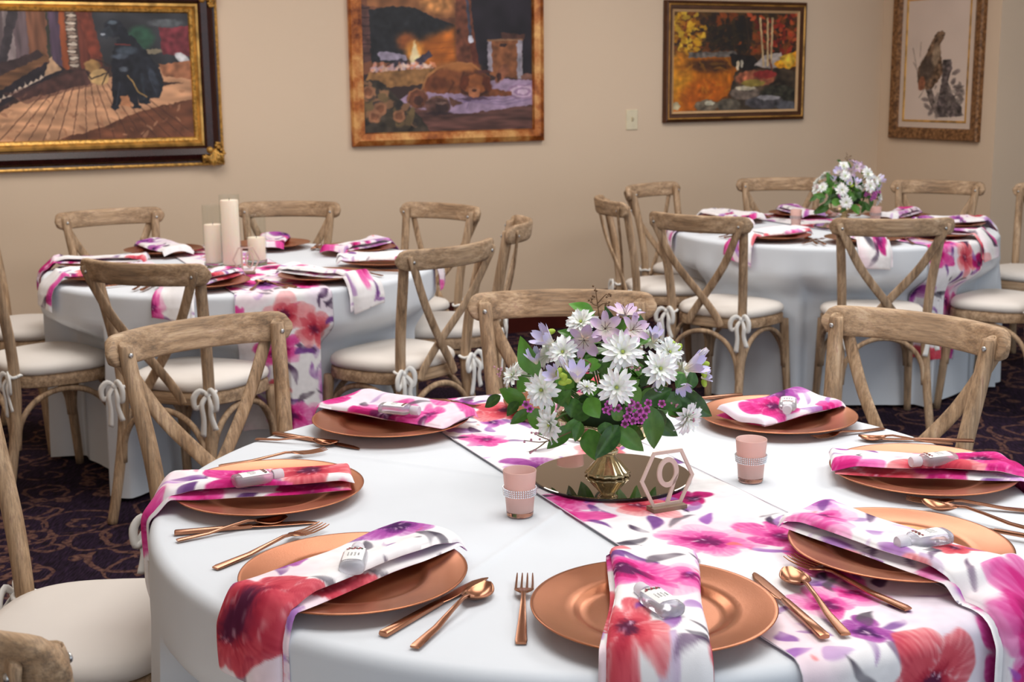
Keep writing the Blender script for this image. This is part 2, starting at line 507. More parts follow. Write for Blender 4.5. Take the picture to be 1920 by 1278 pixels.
def frame_ring(name, x0, x1, z0, z1, prof, m, parent, sub=1):
    """profile points (inset from the outer edge, height off the wall), mitred"""
    vs, fs = [], []
    for ins, h in prof:
        for x, z in ((x0 + ins, z0 + ins), (x1 - ins, z0 + ins), (x1 - ins, z1 - ins), (x0 + ins, z1 - ins)):
            vs.append((x, -h, z))
    for k in range(len(prof) - 1):
        for i in range(4):
            fs.append((4 * k + i, 4 * k + (i + 1) % 4, 4 * k + 4 + (i + 1) % 4, 4 * k + 4 + i))
    return obj(name, pymesh(name, vs, fs, False), m, parent)
def gold(name, srgb, rough=0.35, bumpy=0.6, sc=60):
    t = NT(name); v = t.coord(); nz = t.noise(v, sc, 4); c = s2l(srgb)
    t.base(t.ramp(nz, [(0.35, tuple(k * .45 for k in c)), (0.55, c), (0.75, tuple(min(1, k * 1.15) for k in c))]))
    t.set(Metallic=0.5, Roughness=rough); t.bump(nz, bumpy, 0.004)
    return t.m
M_GOLD = gold('carved_gilt', (214, 164, 82)); M_GOLDS = gold('smooth_gilt', (226, 176, 96), 0.3, 0.1, 14)
M_MAHOG = plain('dark_mahogany_lacquer', (48, 20, 18), 0.22, var=0.2)

# picture 1 : black dog and pup on a sunny porch
p = Paint(330, 215, (15, 88, 1085, 785), (70, 52, 44))
p.poly([(0, 60), (420, 60), (420, 420), (0, 420)], (122, 104, 100), var=.15, sig=(14, 2))
for k, (xa, xb, cc) in enumerate(((0, 60, (150, 136, 138)), (60, 120, (96, 82, 84)), (120, 170, (156, 140, 140)), (170, 250, (112, 94, 98)), (235, 330, (128, 84, 62)), (330, 345, (60, 58, 48)), (345, 405, (84, 66, 84)), (398, 430, (150, 78, 44)), (430, 500, (80, 60, 52)), (490, 600, (104, 52, 40)))):
    p.poly([(xa, 60), (xb, 60), (xb + 6, 420), (xa + 6, 420)], cc, var=.14, seed=20 + k, sig=(12, 2))
p.poly([(160, 60), (215, 60), (110, 400), (70, 400)], (64, 56, 60), var=.1)
for k in range(16): p.ell(460 + 4 * math.sin(k), 95 + k * 19, 24, 8, (202, 186, 170) if k % 2 else (150, 130, 116), var=.1)
p.poly([(560, 60), (1100, 60), (1100, 390), (620, 390)], (52, 52, 56), var=.2, sig=9)
p.ell(820, 230, 70, 62, (50, 84, 66), soft=.6); p.poly([(920, 175), (1100, 165), (1100, 330), (930, 320)], (112, 46, 54), var=.2)
p.ell(960, 150, 90, 22, (92, 96, 100), soft=.7); p.ell(880, 305, 50, 14, (130, 120, 100)); p.ell(1035, 340, 50, 22, (196, 196, 200), rot=.5)
p.poly([(480, 60), (540, 60), (610, 330), (550, 340)], (122, 58, 42), var=.15)
p.poly([(0, 640), (300, 520), (520, 470), (1100, 350), (1100, 800), (0, 800)], (200, 150, 114), var=.13, sig=(3, 10), seed=41)
p.poly([(0, 640), (420, 400), (700, 380), (520, 480), (180, 560), (0, 660)], (62, 42, 40), var=.2)
p.poly([(0, 430), (300, 300), (345, 345), (30, 545), (0, 530)], (110, 76, 52), var=.16, sig=(2, 9)); p.poly([(0, 395), (290, 300), (310, 330), (0, 470)], (62, 46, 46))
p.poly([(10, 545), (345, 350), (420, 400), (30, 620)], (40, 32, 38))
for k in range(11): p.poly([(60 + k * 27, 575 - k * 15), (72 + k * 27, 545 - k * 15), (88 + k * 27, 560 - k * 15)], (206, 186, 168), var=.05)
p.poly([(345, 330), (395, 400), (305, 435)], (196, 158, 124))
p.poly([(300, 785), (560, 720), (800, 625), (1100, 560), (1100, 800), (300, 800)], (108, 66, 46), var=.15, sig=(3, 8), seed=43)
p.poly([(905, 375), (1100, 350), (1100, 460), (930, 440)], (170, 112, 80), var=.15)
for k in range(15):
    xb = 30 + k * 78; p.line([(520 + (xb - 520) * .35, 470), (xb, 800)], 5, (72, 44, 36), alpha=.75)
p.dabs((60, 520, 1050, 770), 90, 10, [(222, 172, 134), (160, 106, 76), (126, 80, 60)], 8, .4, 1.8)
p.poly([(120, 520), (500, 400), (640, 420), (560, 480), (200, 580)], (88, 56, 50), alpha=.55)
p.ell(555, 380, 42, 34, (156, 120, 74)); p.ell(585, 440, 52, 42, (196, 160, 108)); p.line([(520, 410), (545, 450), (640, 415)], 7, (44, 34, 34)); p.line([(575, 345), (650, 380), (600, 480)], 6, (50, 36, 32))
BL = (32, 34, 42)
p.poly([(690, 240), (770, 215), (840, 300), (910, 400), (930, 480), (900, 560), (850, 555), (830, 585), (790, 580), (740, 400), (660, 330)], BL, var=.2)
p.ell(680, 180, 52, 48, BL, var=.25); p.poly([(605, 190), (660, 165), (680, 215), (640, 235), (610, 225)], (48, 52, 60)); p.ell(622, 212, 14, 9, (150, 156, 166)); p.ell(730, 215, 28, 45, (26, 28, 36), rot=-.3)
p.ell(675, 150, 26, 12, (92, 104, 116), soft=.8); p.ell(740, 300, 50, 22, (70, 80, 92), soft=.9); p.line([(680, 265), (760, 270)], 7, (110, 46, 42)); p.ell(870, 440, 18, 60, (54, 60, 72), rot=-.4, soft=.9)
p.ell(705, 370, 52, 46, (28, 28, 36), var=.2); p.poly([(655, 390), (760, 390), (790, 600), (760, 612), (735, 560), (700, 545), (680, 605), (645, 605)], (28, 28, 36), var=.2); p.ell(700, 330, 40, 14, (74, 82, 94), soft=.9); p.ell(715, 400, 24, 14, (84, 90, 100), soft=.8)
p.ell(660, 604, 22, 10, (30, 32, 40)); p.ell(775, 604, 26, 11, (30, 32, 40)); p.ell(820, 580, 28, 12, (26, 30, 38)); p.line([(812, 430), (818, 560)], 14, (46, 52, 62), alpha=.8); p.line([(690, 470), (668, 590)], 10, (48, 52, 62), alpha=.8); p.line([(850, 440), (885, 540)], 8, (58, 64, 76), alpha=.7); p.poly([(690, 545), (735, 545), (745, 600), (690, 600)], (176, 120, 84), var=.1); p.line([(735, 435), (765, 470), (785, 520), (830, 550)], 6, (196, 156, 92)); p.poly([(910, 470), (1040, 475), (930, 490)], (50, 34, 32))
pic = thing('framed_painting', wall_pos(-2.29, 1.046), PHI, 'painting of a black dog and pup on a sunny porch in a dark gilt frame', 'painting')
X0, X1, Z0, Z1 = -0.70, 0.556, 0.0, 0.90
frame_ring('outer_frame', X0, X1, Z0, Z1, [(0, 0), (0, 0.03), (0.012, 0.036), (0.02, 0.034), (0.03, 0.045), (0.055, 0.058), (0.085, 0.052), (0.098, 0.036)], M_MAHOG, pic)
frame_ring('gilt_beading', X0 - .004, X1 + .004, Z0 - .004, Z1 + .004, [(0, 0.002), (0, 0.03), (0.008, 0.04), (0.018, 0.034)], M_GOLD, pic)
frame_ring('gilt_slip', X0 + .096, X1 - .096, Z0 + .096, Z1 - .096, [(0, 0.02), (0.002, 0.042), (0.014, 0.046), (0.022, 0.034), (0.026, 0.030)], M_GOLDS, pic)
frame_ring('carved_liner', X0 + .12, X1 - .12, Z0 + .12, Z1 - .12, [(0, 0.028), (0.006, 0.036), (0.018, 0.03), (0.024, 0.016)], M_GOLD, pic)
for k, (cx, cz, sx, sz) in enumerate(((X1, Z0, -1, 1), (X1, Z1, -1, -1), (X0, Z0, 1, 1), (X0, Z1, 1, -1))):
    mb = MB(); rr = random.Random(k)
    for q in range(9):
        t = q / 8
        mb.tube([(cx + sx * (.004 + .10 * t), -.050, cz + sz * (.008 + .012 * math.sin(t * 9))), (cx + sx * (.02 + .09 * t), -.066, cz + sz * (.03 + .02 * math.cos(t * 7))), (cx + sx * (.03 + .06 * t), -.058, cz + sz * (.055 + .03 * math.sin(t * 5)))], [.006, .009, .005], 6, 3)
        mb.tube([(cx + sx * (.008 + .012 * math.sin(t * 9)), -.050, cz + sz * (.004 + .10 * t)), (cx + sx * (.03 + .02 * math.cos(t * 7)), -.066, cz + sz * (.02 + .09 * t))], [.006, .008], 6, 3)
    mb.sphere((cx + sx * .075, -.055, cz + sz * .075), .018, 10, 6); mb.sphere((cx + sx * .035, -.06, cz + sz * .035), .016, 10, 6)
    obj('corner_ornament', mb.mesh('corner_ornament'), M_GOLD, pic)
p.canvas('canvas', X0 + .138, X1 - .138, Z0 + .138, Z1 - .138, -.018, pic)

# picture 2 : hearth with sleeping brown dogs
p = Paint(330, 290, (240, -110, 1180, 730), (60, 44, 42))
p.poly([(240, -120), (820, -120), (860, 380), (240, 420)], (120, 76, 54), var=.16, sig=5)
p.poly([(270, -120), (720, -120), (745, 120), (650, 130), (520, 80), (280, 70)], (150, 98, 62), var=.2, sig=6)
p.ell(650, 40, 90, 60, (190, 130, 76), soft=.9, var=.2)
p.poly([(240, 60), (290, 70), (300, 350), (240, 360)], (92, 62, 58), var=.18); 
for k in range(6): p.line([(240, 80 + k * 46), (290, 80 + k * 46)], 6, (56, 38, 40))
p.poly([(285, 90), (400, 68), (530, 75), (640, 130), (745, 160), (750, 360), (290, 360)], (36, 36, 40), var=.15)
p.poly([(470, 330), (560, 240), (745, 170), (752, 370), (600, 380)], (172, 96, 36), soft=22, var=.16, sig=6)
for k in range(5): p.line([(600, 260 + k * 30), (750, 245 + k * 32)], 5, (146, 76, 32), alpha=.6)
p.ell(480, 250, 50, 46, (150, 84, 44), soft=1.2); p.ell(520, 300, 46, 50, (226, 150, 66), soft=1.0)
p.poly([(495, 345), (505, 290), (522, 250), (535, 300), (560, 345), (540, 385), (500, 385)], (255, 232, 180), soft=5, var=.05)
p.poly([(325, 310), (370, 300), (470, 320), (480, 350), (340, 345)], (150, 140, 160)); p.poly([(520, 350), (600, 295), (615, 325), (545, 380)], (70, 60, 74)); p.poly([(370, 370), (450, 340), (500, 380), (420, 420)], (62, 54, 66))
p.dabs((280, 370, 620, 420), 60, 13, [(240, 200, 180), (226, 150, 120), (210, 180, 190)], 3, .7)
p.poly([(280, 410), (620, 390), (600, 470), (350, 490), (250, 470)], (150, 108, 66), var=.16)
p.poly([(745, -120), (820, -120), (870, 380), (750, 370)], (112, 64, 46), var=.2)
p.poly([(815, -120), (1200, -120), (1200, 440), (870, 420)], (38, 32, 40), var=.2, sig=9)
p.poly([(800, 0), (815, 0), (840, 280), (825, 280)], (70, 70, 86)); p.ell(828, 240, 12, 26, (206, 206, 220)); p.poly([(818, 260), (850, 255), (880, 390), (845, 380)], (92, 46, 34))
p.poly([(925, 240), (1120, 232), (1120, 450), (930, 430)], (132, 82, 52), var=.18); p.poly([(920, 240), (945, 240), (948, 410), (925, 410)], (160, 150, 162)); p.poly([(1090, 240), (1120, 240), (1120, 450), (1092, 450)], (164, 156, 168))
p.line([(925, 242), (1120, 236)], 10, (150, 110, 80)); p.ell(1010, 268, 24, 7, (60, 40, 36)); p.poly([(1000, 200), (1140, 210), (1140, 232), (1000, 235)], (84, 54, 46))
p.poly([(240, 640), (600, 600), (1200, 560), (1200, 740), (240, 740)], (96, 64, 58), var=.22, sig=(2, 10))
p.poly([(420, 560), (520, 500), (900, 470), (1000, 448), (1190, 460), (1190, 590), (1000, 612), (880, 628), (740, 636), (500, 600)], (164, 140, 168), var=.08)
for k in range(5): p.line([(560 + k * 60, 560 + k * 12), (820, 570 - k * 4), (1010, 590 - k * 16), (1180, 560 - k * 22)], 5, (120, 100, 136), alpha=.6)
for k in range(4): p.ell(1120, 520, 90 - k * 20, 40 - k * 9, (190, 164, 186) if k % 2 else (150, 120, 150), soft=.15)
p.poly([(555, 500), (580, 430), (640, 385), (740, 360), (830, 362), (880, 400), (930, 440), (935, 500), (1060, 520), (1060, 540), (900, 545), (760, 525), (640, 525), (560, 510)], (122, 70, 42), var=.12, seed=77)
p.line([(556, 500), (584, 432), (645, 388), (740, 364), (830, 366), (880, 402)], 12, (196, 136, 82), alpha=.75); p.line([(700, 420), (730, 470), (700, 520)], 12, (84, 44, 26), alpha=.7); p.line([(800, 380), (770, 450), (775, 520)], 14, (74, 38, 24), alpha=.7)
p.ell(750, 384, 110, 22, (176, 112, 62), soft=1.2, var=.05); p.ell(690, 430, 60, 30, (136, 78, 44), soft=1.2, var=.05); p.ell(852, 486, 84, 66, (52, 28, 20), soft=.5, var=0); p.ell(850, 478, 70, 54, (142, 82, 46), var=.1, seed=78); p.ell(845, 520, 34, 30, (168, 106, 72)); p.ell(845, 512, 14, 9, (70, 36, 26)); p.ell(790, 470, 26, 40, (98, 48, 28), rot=.3); p.ell(915, 475, 24, 42, (96, 46, 28), rot=-.3); p.ell(640, 470, 60, 34, (104, 56, 34), soft=.9)
p.ell(530, 550, 56, 54, (110, 66, 48), var=.2); p.ell(640, 590, 72, 54, (82, 56, 50), var=.2); p.ell(660, 600, 34, 30, (60, 42, 42)); p.ell(535, 560, 26, 24, (70, 44, 38)); p.ell(660, 575, 30, 8, (130, 100, 90), soft=.8); p.line([(478, 560), (490, 515), (530, 498), (575, 515)], 8, (166, 112, 76), alpha=.7); p.line([(580, 560), (630, 540), (690, 555)], 7, (140, 104, 84), alpha=.7); p.ell(640, 630, 70, 10, (40, 28, 34), soft=.8, alpha=.7); p.ell(840, 556, 90, 9, (70, 50, 70), soft=.9, alpha=.8); p.poly([(700, 545), (740, 560), (780, 580), (720, 600)], (100, 66, 54)); p.ell(1000, 420, 28, 60, (136, 84, 60), rot=.6); p.ell(985, 440, 16, 24, (70, 40, 34)); p.ell(900, 410, 40, 10, (90, 50, 44)); p.ell(1150, 440, 40, 18, (130, 90, 78))
p.poly([(240, 450), (330, 450), (440, 560), (540, 640), (600, 740), (240, 740)], (60, 52, 44), var=.3, sig=4)
p.dabs((250, 450, 520, 690), 90, 20, [(112, 92, 62), (156, 112, 80), (72, 62, 48), (52, 46, 44)], 6, .8, 1.2, mask=lambda x, y: y > 430 + (x - 250) * .75)
for cx, cy in ((300, 640), (430, 640), (330, 600), (270, 510)): p.ell(cx, cy, 34, 34, (160, 110, 80)); p.ell(cx, cy, 20, 20, (128, 82, 58))
pic = thing('framed_painting', wall_pos(-0.44, 1.112), PHI, 'painting of brown dogs asleep by a fireplace in a mottled copper frame', 'painting')
X0, X1, Z0, Z1 = -0.584, 0.580, 0.0, 0.99
t = NT('burl_copper_frame'); v = t.coord(); nz = t.noise(v, 9, 4, .65); n2 = t.noise(v, 45, 3)
t.base(t.mix(t.math('MULTIPLY', n2, .3), t.ramp(nz, [(0.30, s2l((92, 38, 14))), (0.46, s2l((188, 108, 48))), (0.64, s2l((236, 178, 108)))]), s2l((120, 56, 22))))
t.set(Metallic=0.35, Roughness=0.33); M_BURL = t.m
frame_ring('outer_frame', X0, X1, Z0, Z1, [(0, 0), (0, 0.028), (0.006, 0.034), (0.03, 0.044), (0.066, 0.038), (0.072, 0.014)], M_BURL, pic)
p.canvas('canvas', X0 + .068, X1 - .068, Z0 + .068, Z1 - .068, -.016, pic)

# picture 3 : autumn pond
p = Paint(280, 225, (165, 60, 780, 560), (70, 44, 24))
p.poly([(150, 40), (800, 40), (800, 300), (150, 300)], (74, 46, 26), var=.3, sig=8)
p.dabs((165, 60, 780, 270), 420, 15, [(120, 62, 26), (86, 58, 26), (54, 40, 26), (150, 70, 26), (44, 34, 28)], 1, .7, 1.3)
p.dabs((165, 60, 330, 265), 120, 12, [(206, 156, 34), (178, 112, 28), (222, 180, 56), (140, 84, 24)], 2, .8, 1.3, mask=lambda x, y: x < 330 - abs(y - 160) * .55)
p.dabs((490, 70, 780, 270), 120, 11, [(176, 58, 34), (146, 40, 28), (196, 84, 46), (104, 34, 26), (70, 40, 30)], 3, .8, 1.3, mask=lambda x, y: x > 640 - (y - 60) * .55 or y < 140)
p.dabs((330, 100, 540, 250), 120, 15, [(40, 32, 26), (60, 46, 28), (34, 30, 28)], 4, .7)
p.poly([(150, 290), (470, 280), (480, 400), (430, 480), (330, 540), (150, 580)], (176, 96, 18), var=.16, sig=(7, 3))
p.ell(190, 390, 70, 110, (206, 140, 34), soft=1.2, var=.15); p.ell(215, 330, 40, 60, (196, 120, 30), soft=1.2, var=.15); p.ell(300, 490, 100, 60, (186, 92, 20), soft=1.2, var=.1); p.ell(350, 330, 110, 34, (74, 44, 24), soft=.9); p.ell(330, 440, 90, 40, (190, 96, 20), soft=1)
p.dabs((165, 300, 450, 540), 70, 11, [(206, 146, 40), (186, 106, 26), (150, 80, 24)], 9, .3, 2.4)
p.poly([(240, 265), (470, 255), (480, 285), (240, 290)], (104, 96, 90), var=.25, seed=9)
p.poly([(440, 270), (560, 280), (600, 340), (520, 360), (450, 330)], (34, 28, 26))
p.poly([(560, 330), (610, 280), (700, 262), (720, 320), (660, 350)], (178, 166, 160), var=.15); p.poly([(660, 320), (780, 250), (790, 330), (700, 360)], (222, 150, 34), var=.25); p.poly([(690, 290), (750, 262), (780, 300), (740, 350)], (226, 178, 60), var=.2)
p.poly([(470, 360), (720, 340), (790, 370), (790, 560), (480, 560), (440, 470)], (64, 52, 40), var=.3, sig=5)
p.ell(570, 395, 100, 40, (160, 92, 66), var=.25); p.ell(620, 375, 60, 20, (150, 50, 46)); p.ell(520, 470, 78, 34, (112, 98, 88), var=.2); p.ell(520, 445, 50, 12, (196, 184, 160)); p.ell(560, 420, 60, 18, (150, 130, 60)); p.ell(690, 480, 90, 50, (54, 52, 42), var=.3); p.ell(620, 520, 100, 34, (84, 80, 84), var=.2); p.ell(640, 495, 60, 12, (150, 146, 150)); p.ell(330, 530, 60, 30, (112, 100, 84), var=.2); p.ell(345, 518, 26, 12, (206, 200, 176)); p.ell(440, 530, 60, 34, (92, 84, 72), var=.2); p.ell(180, 530, 22, 20, (190, 176, 140)); p.ell(740, 540, 60, 26, (90, 90, 96))
for x, xb in ((625, 632), (650, 648), (588, 610)): p.line([(x, 90), (xb, 330)], 9, (206, 176, 130)); 
p.line([(640, 300), (655, 350)], 10, (120, 70, 50)); p.ell(480, 330, 8, 26, (220, 200, 170)); p.ell(500, 320, 6, 20, (200, 190, 170)); p.line([(520, 100), (540, 260)], 8, (60, 44, 34))
pic = thing('framed_painting', wall_pos(1.482, 1.194), PHI, 'autumn pond landscape painting in a narrow dark bronze frame', 'painting')
X0, X1, Z0, Z1 = -0.524, 0.524, 0.0, 0.722
M_BRONZE = plain('dark_bronze_frame', (84, 50, 28), 0.3, 0.45, .25, 18)
frame_ring('outer_frame', X0, X1, Z0, Z1, [(0, 0), (0, 0.026), (0.006, 0.034), (0.022, 0.038), (0.03, 0.030), (0.046, 0.030), (0.052, 0.02)], M_BRONZE, pic)
frame_ring('gilt_slip', X0 + .018, X1 - .018, Z0 + .018, Z1 - .018, [(0, 0.034), (0.004, 0.042), (0.010, 0.036)], M_GOLDS, pic)
frame_ring('linen_liner', X0 + .051, X1 - .051, Z0 + .051, Z1 - .051, [(0, 0.02), (0.002, 0.028), (0.016, 0.018)], plain('tan_linen_liner', (204, 166, 122), 0.8), pic)
p.canvas('canvas', X0 + .064, X1 - .064, Z0 + .064, Z1 - .064, -.017, pic)

# picture 4 : hawk on a stump, cream paper
p = Paint(190, 330, (1335, -60, 1660, 620), (222, 204, 190))
p.lay(np.ones((330, 190)) * .4, (226, 206, 196), .03, 5, 20)
for pts in ([(1400, 350), (1370, 210)], [(1410, 260), (1412, 180)], [(1395, 330), (1375, 290)], [(1440, 440), (1415, 490)]): p.line(pts, 6, (170, 150, 140), alpha=.8)
p.poly([(1530, 280), (1575, 278), (1580, 330), (1560, 400), (1590, 470), (1640, 540), (1640, 590), (1570, 598), (1515, 600), (1510, 520), (1530, 400)], (96, 86, 86), var=.3, sig=3)
p.poly([(1445, 440), (1480, 440), (1520, 560), (1512, 600), (1480, 540)], (112, 100, 96), var=.25)
p.poly([(1495, 125), (1520, 118), (1536, 135), (1528, 165), (1510, 200), (1525, 280), (1535, 350), (1510, 400), (1480, 440), (1430, 445), (1400, 400), (1402, 320), (1440, 250), (1460, 195)], (112, 88, 70), var=.28, sig=3)
p.ell(1512, 145, 20, 24, (140, 112, 90)); p.ell(1528, 146, 8, 6, (84, 66, 54)); p.ell(1450, 330, 40, 76, (86, 72, 64), rot=.25, soft=.6); p.ell(1425, 410, 18, 40, (150, 96, 72), rot=.1); p.ell(1495, 250, 20, 60, (160, 138, 116), rot=.1, soft=.7)
for cx, cy in ((1600, 350), (1590, 400), (1610, 430), (1460, 540), (1480, 570), (1450, 500), (1620, 470)): p.ell(cx, cy, 12, 22, (140, 126, 122), rot=cx, soft=.6)
p.dabs((1500, 420, 1640, 600), 50, 12, [(80, 72, 74), (150, 138, 132), (120, 108, 104)], 5, .6)
pic = thing('framed_picture', rwall_pos(0.512, 1.064), PHI - math.pi / 2, 'drawing of a perched hawk on a stump in a wide carved tan frame', 'painting')
X0, X1, Z0, Z1 = -0.384, 0.384, 0.0, 0.98
t = NT('carved_tan_frame'); v = t.coord(); nz = t.noise(v, 50, 4); 
t.base(t.ramp(nz, [(0.35, s2l((92, 60, 34))), (0.6, s2l((150, 106, 66))), (0.8, s2l((184, 140, 94)))])); t.set(Roughness=0.45, Metallic=0.2); t.bump(nz, .5, .004)
frame_ring('outer_frame', X0, X1, Z0, Z1, [(0, 0), (0, 0.03), (0.008, 0.04), (0.05, 0.034), (0.07, 0.022), (0.075, 0.014)], t.m, pic)
M_MATB = plain('cream_mat_board', (216, 196, 180), 0.85, var=.02)
frame_ring('mat_border', X0 + .074, X1 - .074, Z0 + .074, Z1 - .074, [(0, 0.016), (0.034, 0.0155)], M_MATB, pic)
frame_ring('gilt_slip', X0 + .108, X1 - .108, Z0 + .108, Z1 - .108, [(0, 0.015), (0.002, 0.020), (0.012, 0.018), (0.014, 0.013)], M_GOLDS, pic)
p.canvas('drawing', X0 + .118, X1 - .118, Z0 + .118, Z1 - .118, -.0135, pic)

# ------------------------------------------------------------------ floral print (one tile of cloth, 1.4 m)
PN, PSIZE = 700, 1.4
def make_print():
    N = PN; px = PSIZE / N
    C = np.ones((N, N, 3)) * np.array((243, 241, 244.0))
    rr = np.random.default_rng(21)
    na = fnoise(N, N, 14, 1); nb = fnoise(N, N, 5, 2); nc = fnoise(N, N, 40, 3); nd_ = fnoise(N, N, 2.2, 4)
    w = np.clip(nc * .4 - .1, 0, .4)[..., None]; C = C * (1 - w) + np.array((222, 196, 226.0)) * w
    w = np.clip(fnoise(N, N, 22, 9) * .4 - .3, 0, .4)[..., None]; C = C * (1 - w) + np.array((244, 200, 220.0)) * w
    def win(cx, cy, R):
        k = int(R / px) + 2; ix = (np.arange(-k, k + 1) + int(cx / px)) % N; iy = (np.arange(-k, k + 1) + int(cy / px)) % N
        X, Y = np.meshgrid(np.arange(-k, k + 1) * px, np.arange(-k, k + 1) * px)
        return np.ix_(iy, ix), X, Y
    def put(sl, a, c):
        a = np.clip(a, 0, 1)[..., None]; C[sl] = C[sl] * (1 - a) + np.array(c, float) * a
    def leaf(cx, cy, L, W, an, c, al):
        sl, X, Y = win(cx, cy, L * 1.2)
        X = X + nb[sl] * .003; Y = Y + na[sl] * .004
        u = X * math.cos(an) + Y * math.sin(an); v_ = -X * math.sin(an) + Y * math.cos(an) + .25 * (u ** 2) / L
        hw = W * np.clip(1 - (u / L) ** 2, 0, 1) ** .8 * (1 - .35 * u / L)
        a = smooth01((hw - np.abs(v_)) / .0035 + .3) * (np.abs(u) < L)
        put(sl, a * al * np.clip(.85 + .25 * nb[sl], .3, 1), np.array(c) * rr.uniform(.9, 1.1))
    PUR = [(128, 70, 158), (146, 84, 170), (104, 56, 130), (176, 130, 196), (160, 104, 186)]
    DRK = [(74, 46, 84), (64, 58, 72), (98, 88, 100), (52, 36, 62)]
    for k in range(170):
        cx, cy = rr.uniform(0, PSIZE, 2); c = PUR[rr.integers(5)] if rr.random() < .68 else DRK[rr.integers(4)]
        leaf(cx, cy, rr.uniform(.014, .045), rr.uniform(.005, .015), rr.uniform(0, 6.28), c, rr.uniform(.55, .95))
    FAM = [((238, 150, 200), (222, 74, 156), (196, 26, 112), (92, 22, 78)), ((244, 184, 214), (228, 96, 170), (178, 30, 116), (110, 28, 90)),
           ((240, 160, 164), (212, 84, 98), (176, 44, 66), (86, 26, 60)), ((214, 160, 214), (172, 84, 168), (122, 48, 132), (70, 30, 86)), ((226, 100, 172), (200, 30, 118), (142, 16, 84), (66, 20, 62))]
    g = 9; FLW = []; cells = [(i, j) for i in range(g) for j in range(g)]; rr.shuffle(cells)
    for n, (i, j) in enumerate(cells[:74]):
        cx = (i + .5 + rr.uniform(-.36, .36)) * PSIZE / g; cy = (j + .5 + rr.uniform(-.36, .36)) * PSIZE / g
        fi = int(rr.choice(5, p=(.27, .24, .20, .11, .18))); fam = [np.array(c, float) for c in FAM[fi]]; R = rr.uniform(.062, .104) if rr.random() < .74 else rr.uniform(.03, .048); FLW.append((cx, cy, R, fi, n))
        sq = rr.uniform(.6, .9); ro = rr.uniform(0, 6.28); ex, ey = rr.uniform(-.22, .22, 2) * R
        kp = int(rr.integers(4, 7)); ph = rr.uniform(0, 6.28)
        for lay, (fr, al) in enumerate(((1, .92), (.82, .85), (.63, .9), (.45, .9), (.26, .95))):
            sl, X, Y = win(cx, cy, R * 1.5)
            X = X - ex * (1 - fr) + na[sl] * .007 * fr + nb[sl] * .0025; Y = Y - ey * (1 - fr) + nb[sl] * .003 + nc[sl] * .006
            u = X * math.cos(ro) + Y * math.sin(ro); v_ = (-X * math.sin(ro) + Y * math.cos(ro)) / sq
            r_ = np.hypot(u, v_); th = np.arctan2(v_, u)
            p2 = ph + lay * 1.35
            sect = np.floor((th + p2) / (2 * math.pi) * kp); lob = np.abs(np.sin((th + p2) * kp / 2))
            tone = np.sin(sect * 12.9 + n * 3.1 + lay * 5.7)                # every petal its own wash
            rad = R * fr * (.60 + .44 * lob ** .55) * (1 + .10 * tone)
            rn = r_ / (rad + 1e-6)
            a = smooth01((rad - r_) / .0045 + .45)
            streak = .5 + .25 * np.sin(th * 31 + na[sl] * 2.5 + tone * 4) + .25 * np.sin(th * 53 + nb[sl] * 2)
            deep = np.clip(.15 + .75 * (1 - rn) + .35 * (streak - .5) + .30 * tone + .16 * na[sl], 0, 1)
            pale, mid, dk = ((fam[0], fam[1], fam[2]), (fam[0], fam[1], fam[2]), (fam[1], fam[1], fam[2]), (fam[1], fam[2], fam[3]), (fam[2], fam[3], fam[3]))[lay]
            d3 = deep[..., None]; colr = np.where(d3 < .5, pale * (1 - 2 * d3) + mid * 2 * d3, mid * (2 - 2 * d3) + dk * (2 * d3 - 1))
            rimw = smooth01((rn - .80) / .12) * smooth01((.30 - lob) / .3 + .55)
            colr = colr * (1 - .45 * rimw[..., None]) + 248 * .45 * rimw[..., None]
            a = np.clip(a * al * (.72 + .28 * smooth01((tone + .8))), 0, 1)[..., None]
            C[sl] = C[sl] * (1 - a) + colr * a
        for q in range(12):
            a_ = rr.uniform(0, 6.28); r0 = R * rr.uniform(.02, .22)
            leaf((cx + ex * .8 + r0 * math.cos(a_)) % PSIZE, (cy + ey * .8 + r0 * math.sin(a_)) % PSIZE, .006, .0018, a_, (250, 220, 240) if q % 3 == 0 else fam[3], .9)
        for q in range(rr.integers(2, 5)):
            a_ = rr.uniform(0, 6.28); rq = R * rr.uniform(.95, 1.3)
            c = PUR[rr.integers(5)] if rr.random() < .6 else DRK[rr.integers(4)]
            leaf(cx + rq * math.cos(a_), cy + rq * math.sin(a_), rr.uniform(.018, .042), rr.uniform(.006, .014), a_ + rr.uniform(-.6, .6), c, .88)
    for k in range(70):
        cx, cy = rr.uniform(0, PSIZE, 2); leaf(cx, cy, rr.uniform(.006, .016), rr.uniform(.002, .006), rr.uniform(0, 6.28), [(226, 80, 130), (226, 110, 110), (150, 80, 170), (60, 44, 66)][rr.integers(4)], .85)
    C += nd_[..., None] * 2.5
    FLOWERS.extend(FLW)
    c = np.clip(C, 0, 255) / 255
    return np.where(c <= .04045, c / 12.92, ((c + .055) / 1.055) ** 2.4)
FLOWERS = []; PRINT = make_print()
def uv_at(fi, s, w, k=0):
    """cloth offset that brings the k-th large flower of a colour to (s, w)"""
    c = sorted([f for f in FLOWERS if f[3] == fi], key=lambda f: -(f[2] + f[4] * .0012)); return (c[k][0] - s, c[k][1] - w)
def sample_print(u, v):
    N = PN; x = (u / PSIZE * N) % N; y = (v / PSIZE * N) % N
    i0 = np.floor(x).astype(int) % N; j0 = np.floor(y).astype(int) % N; i1 = (i0 + 1) % N; j1 = (j0 + 1) % N
    fx = (x - np.floor(x))[..., None]; fy = (y - np.floor(y))[..., None]
    return (PRINT[j0, i0] * (1 - fx) + PRINT[j0, i1] * fx) * (1 - fy) + (PRINT[j1, i0] * (1 - fx) + PRINT[j1, i1] * fx) * fy

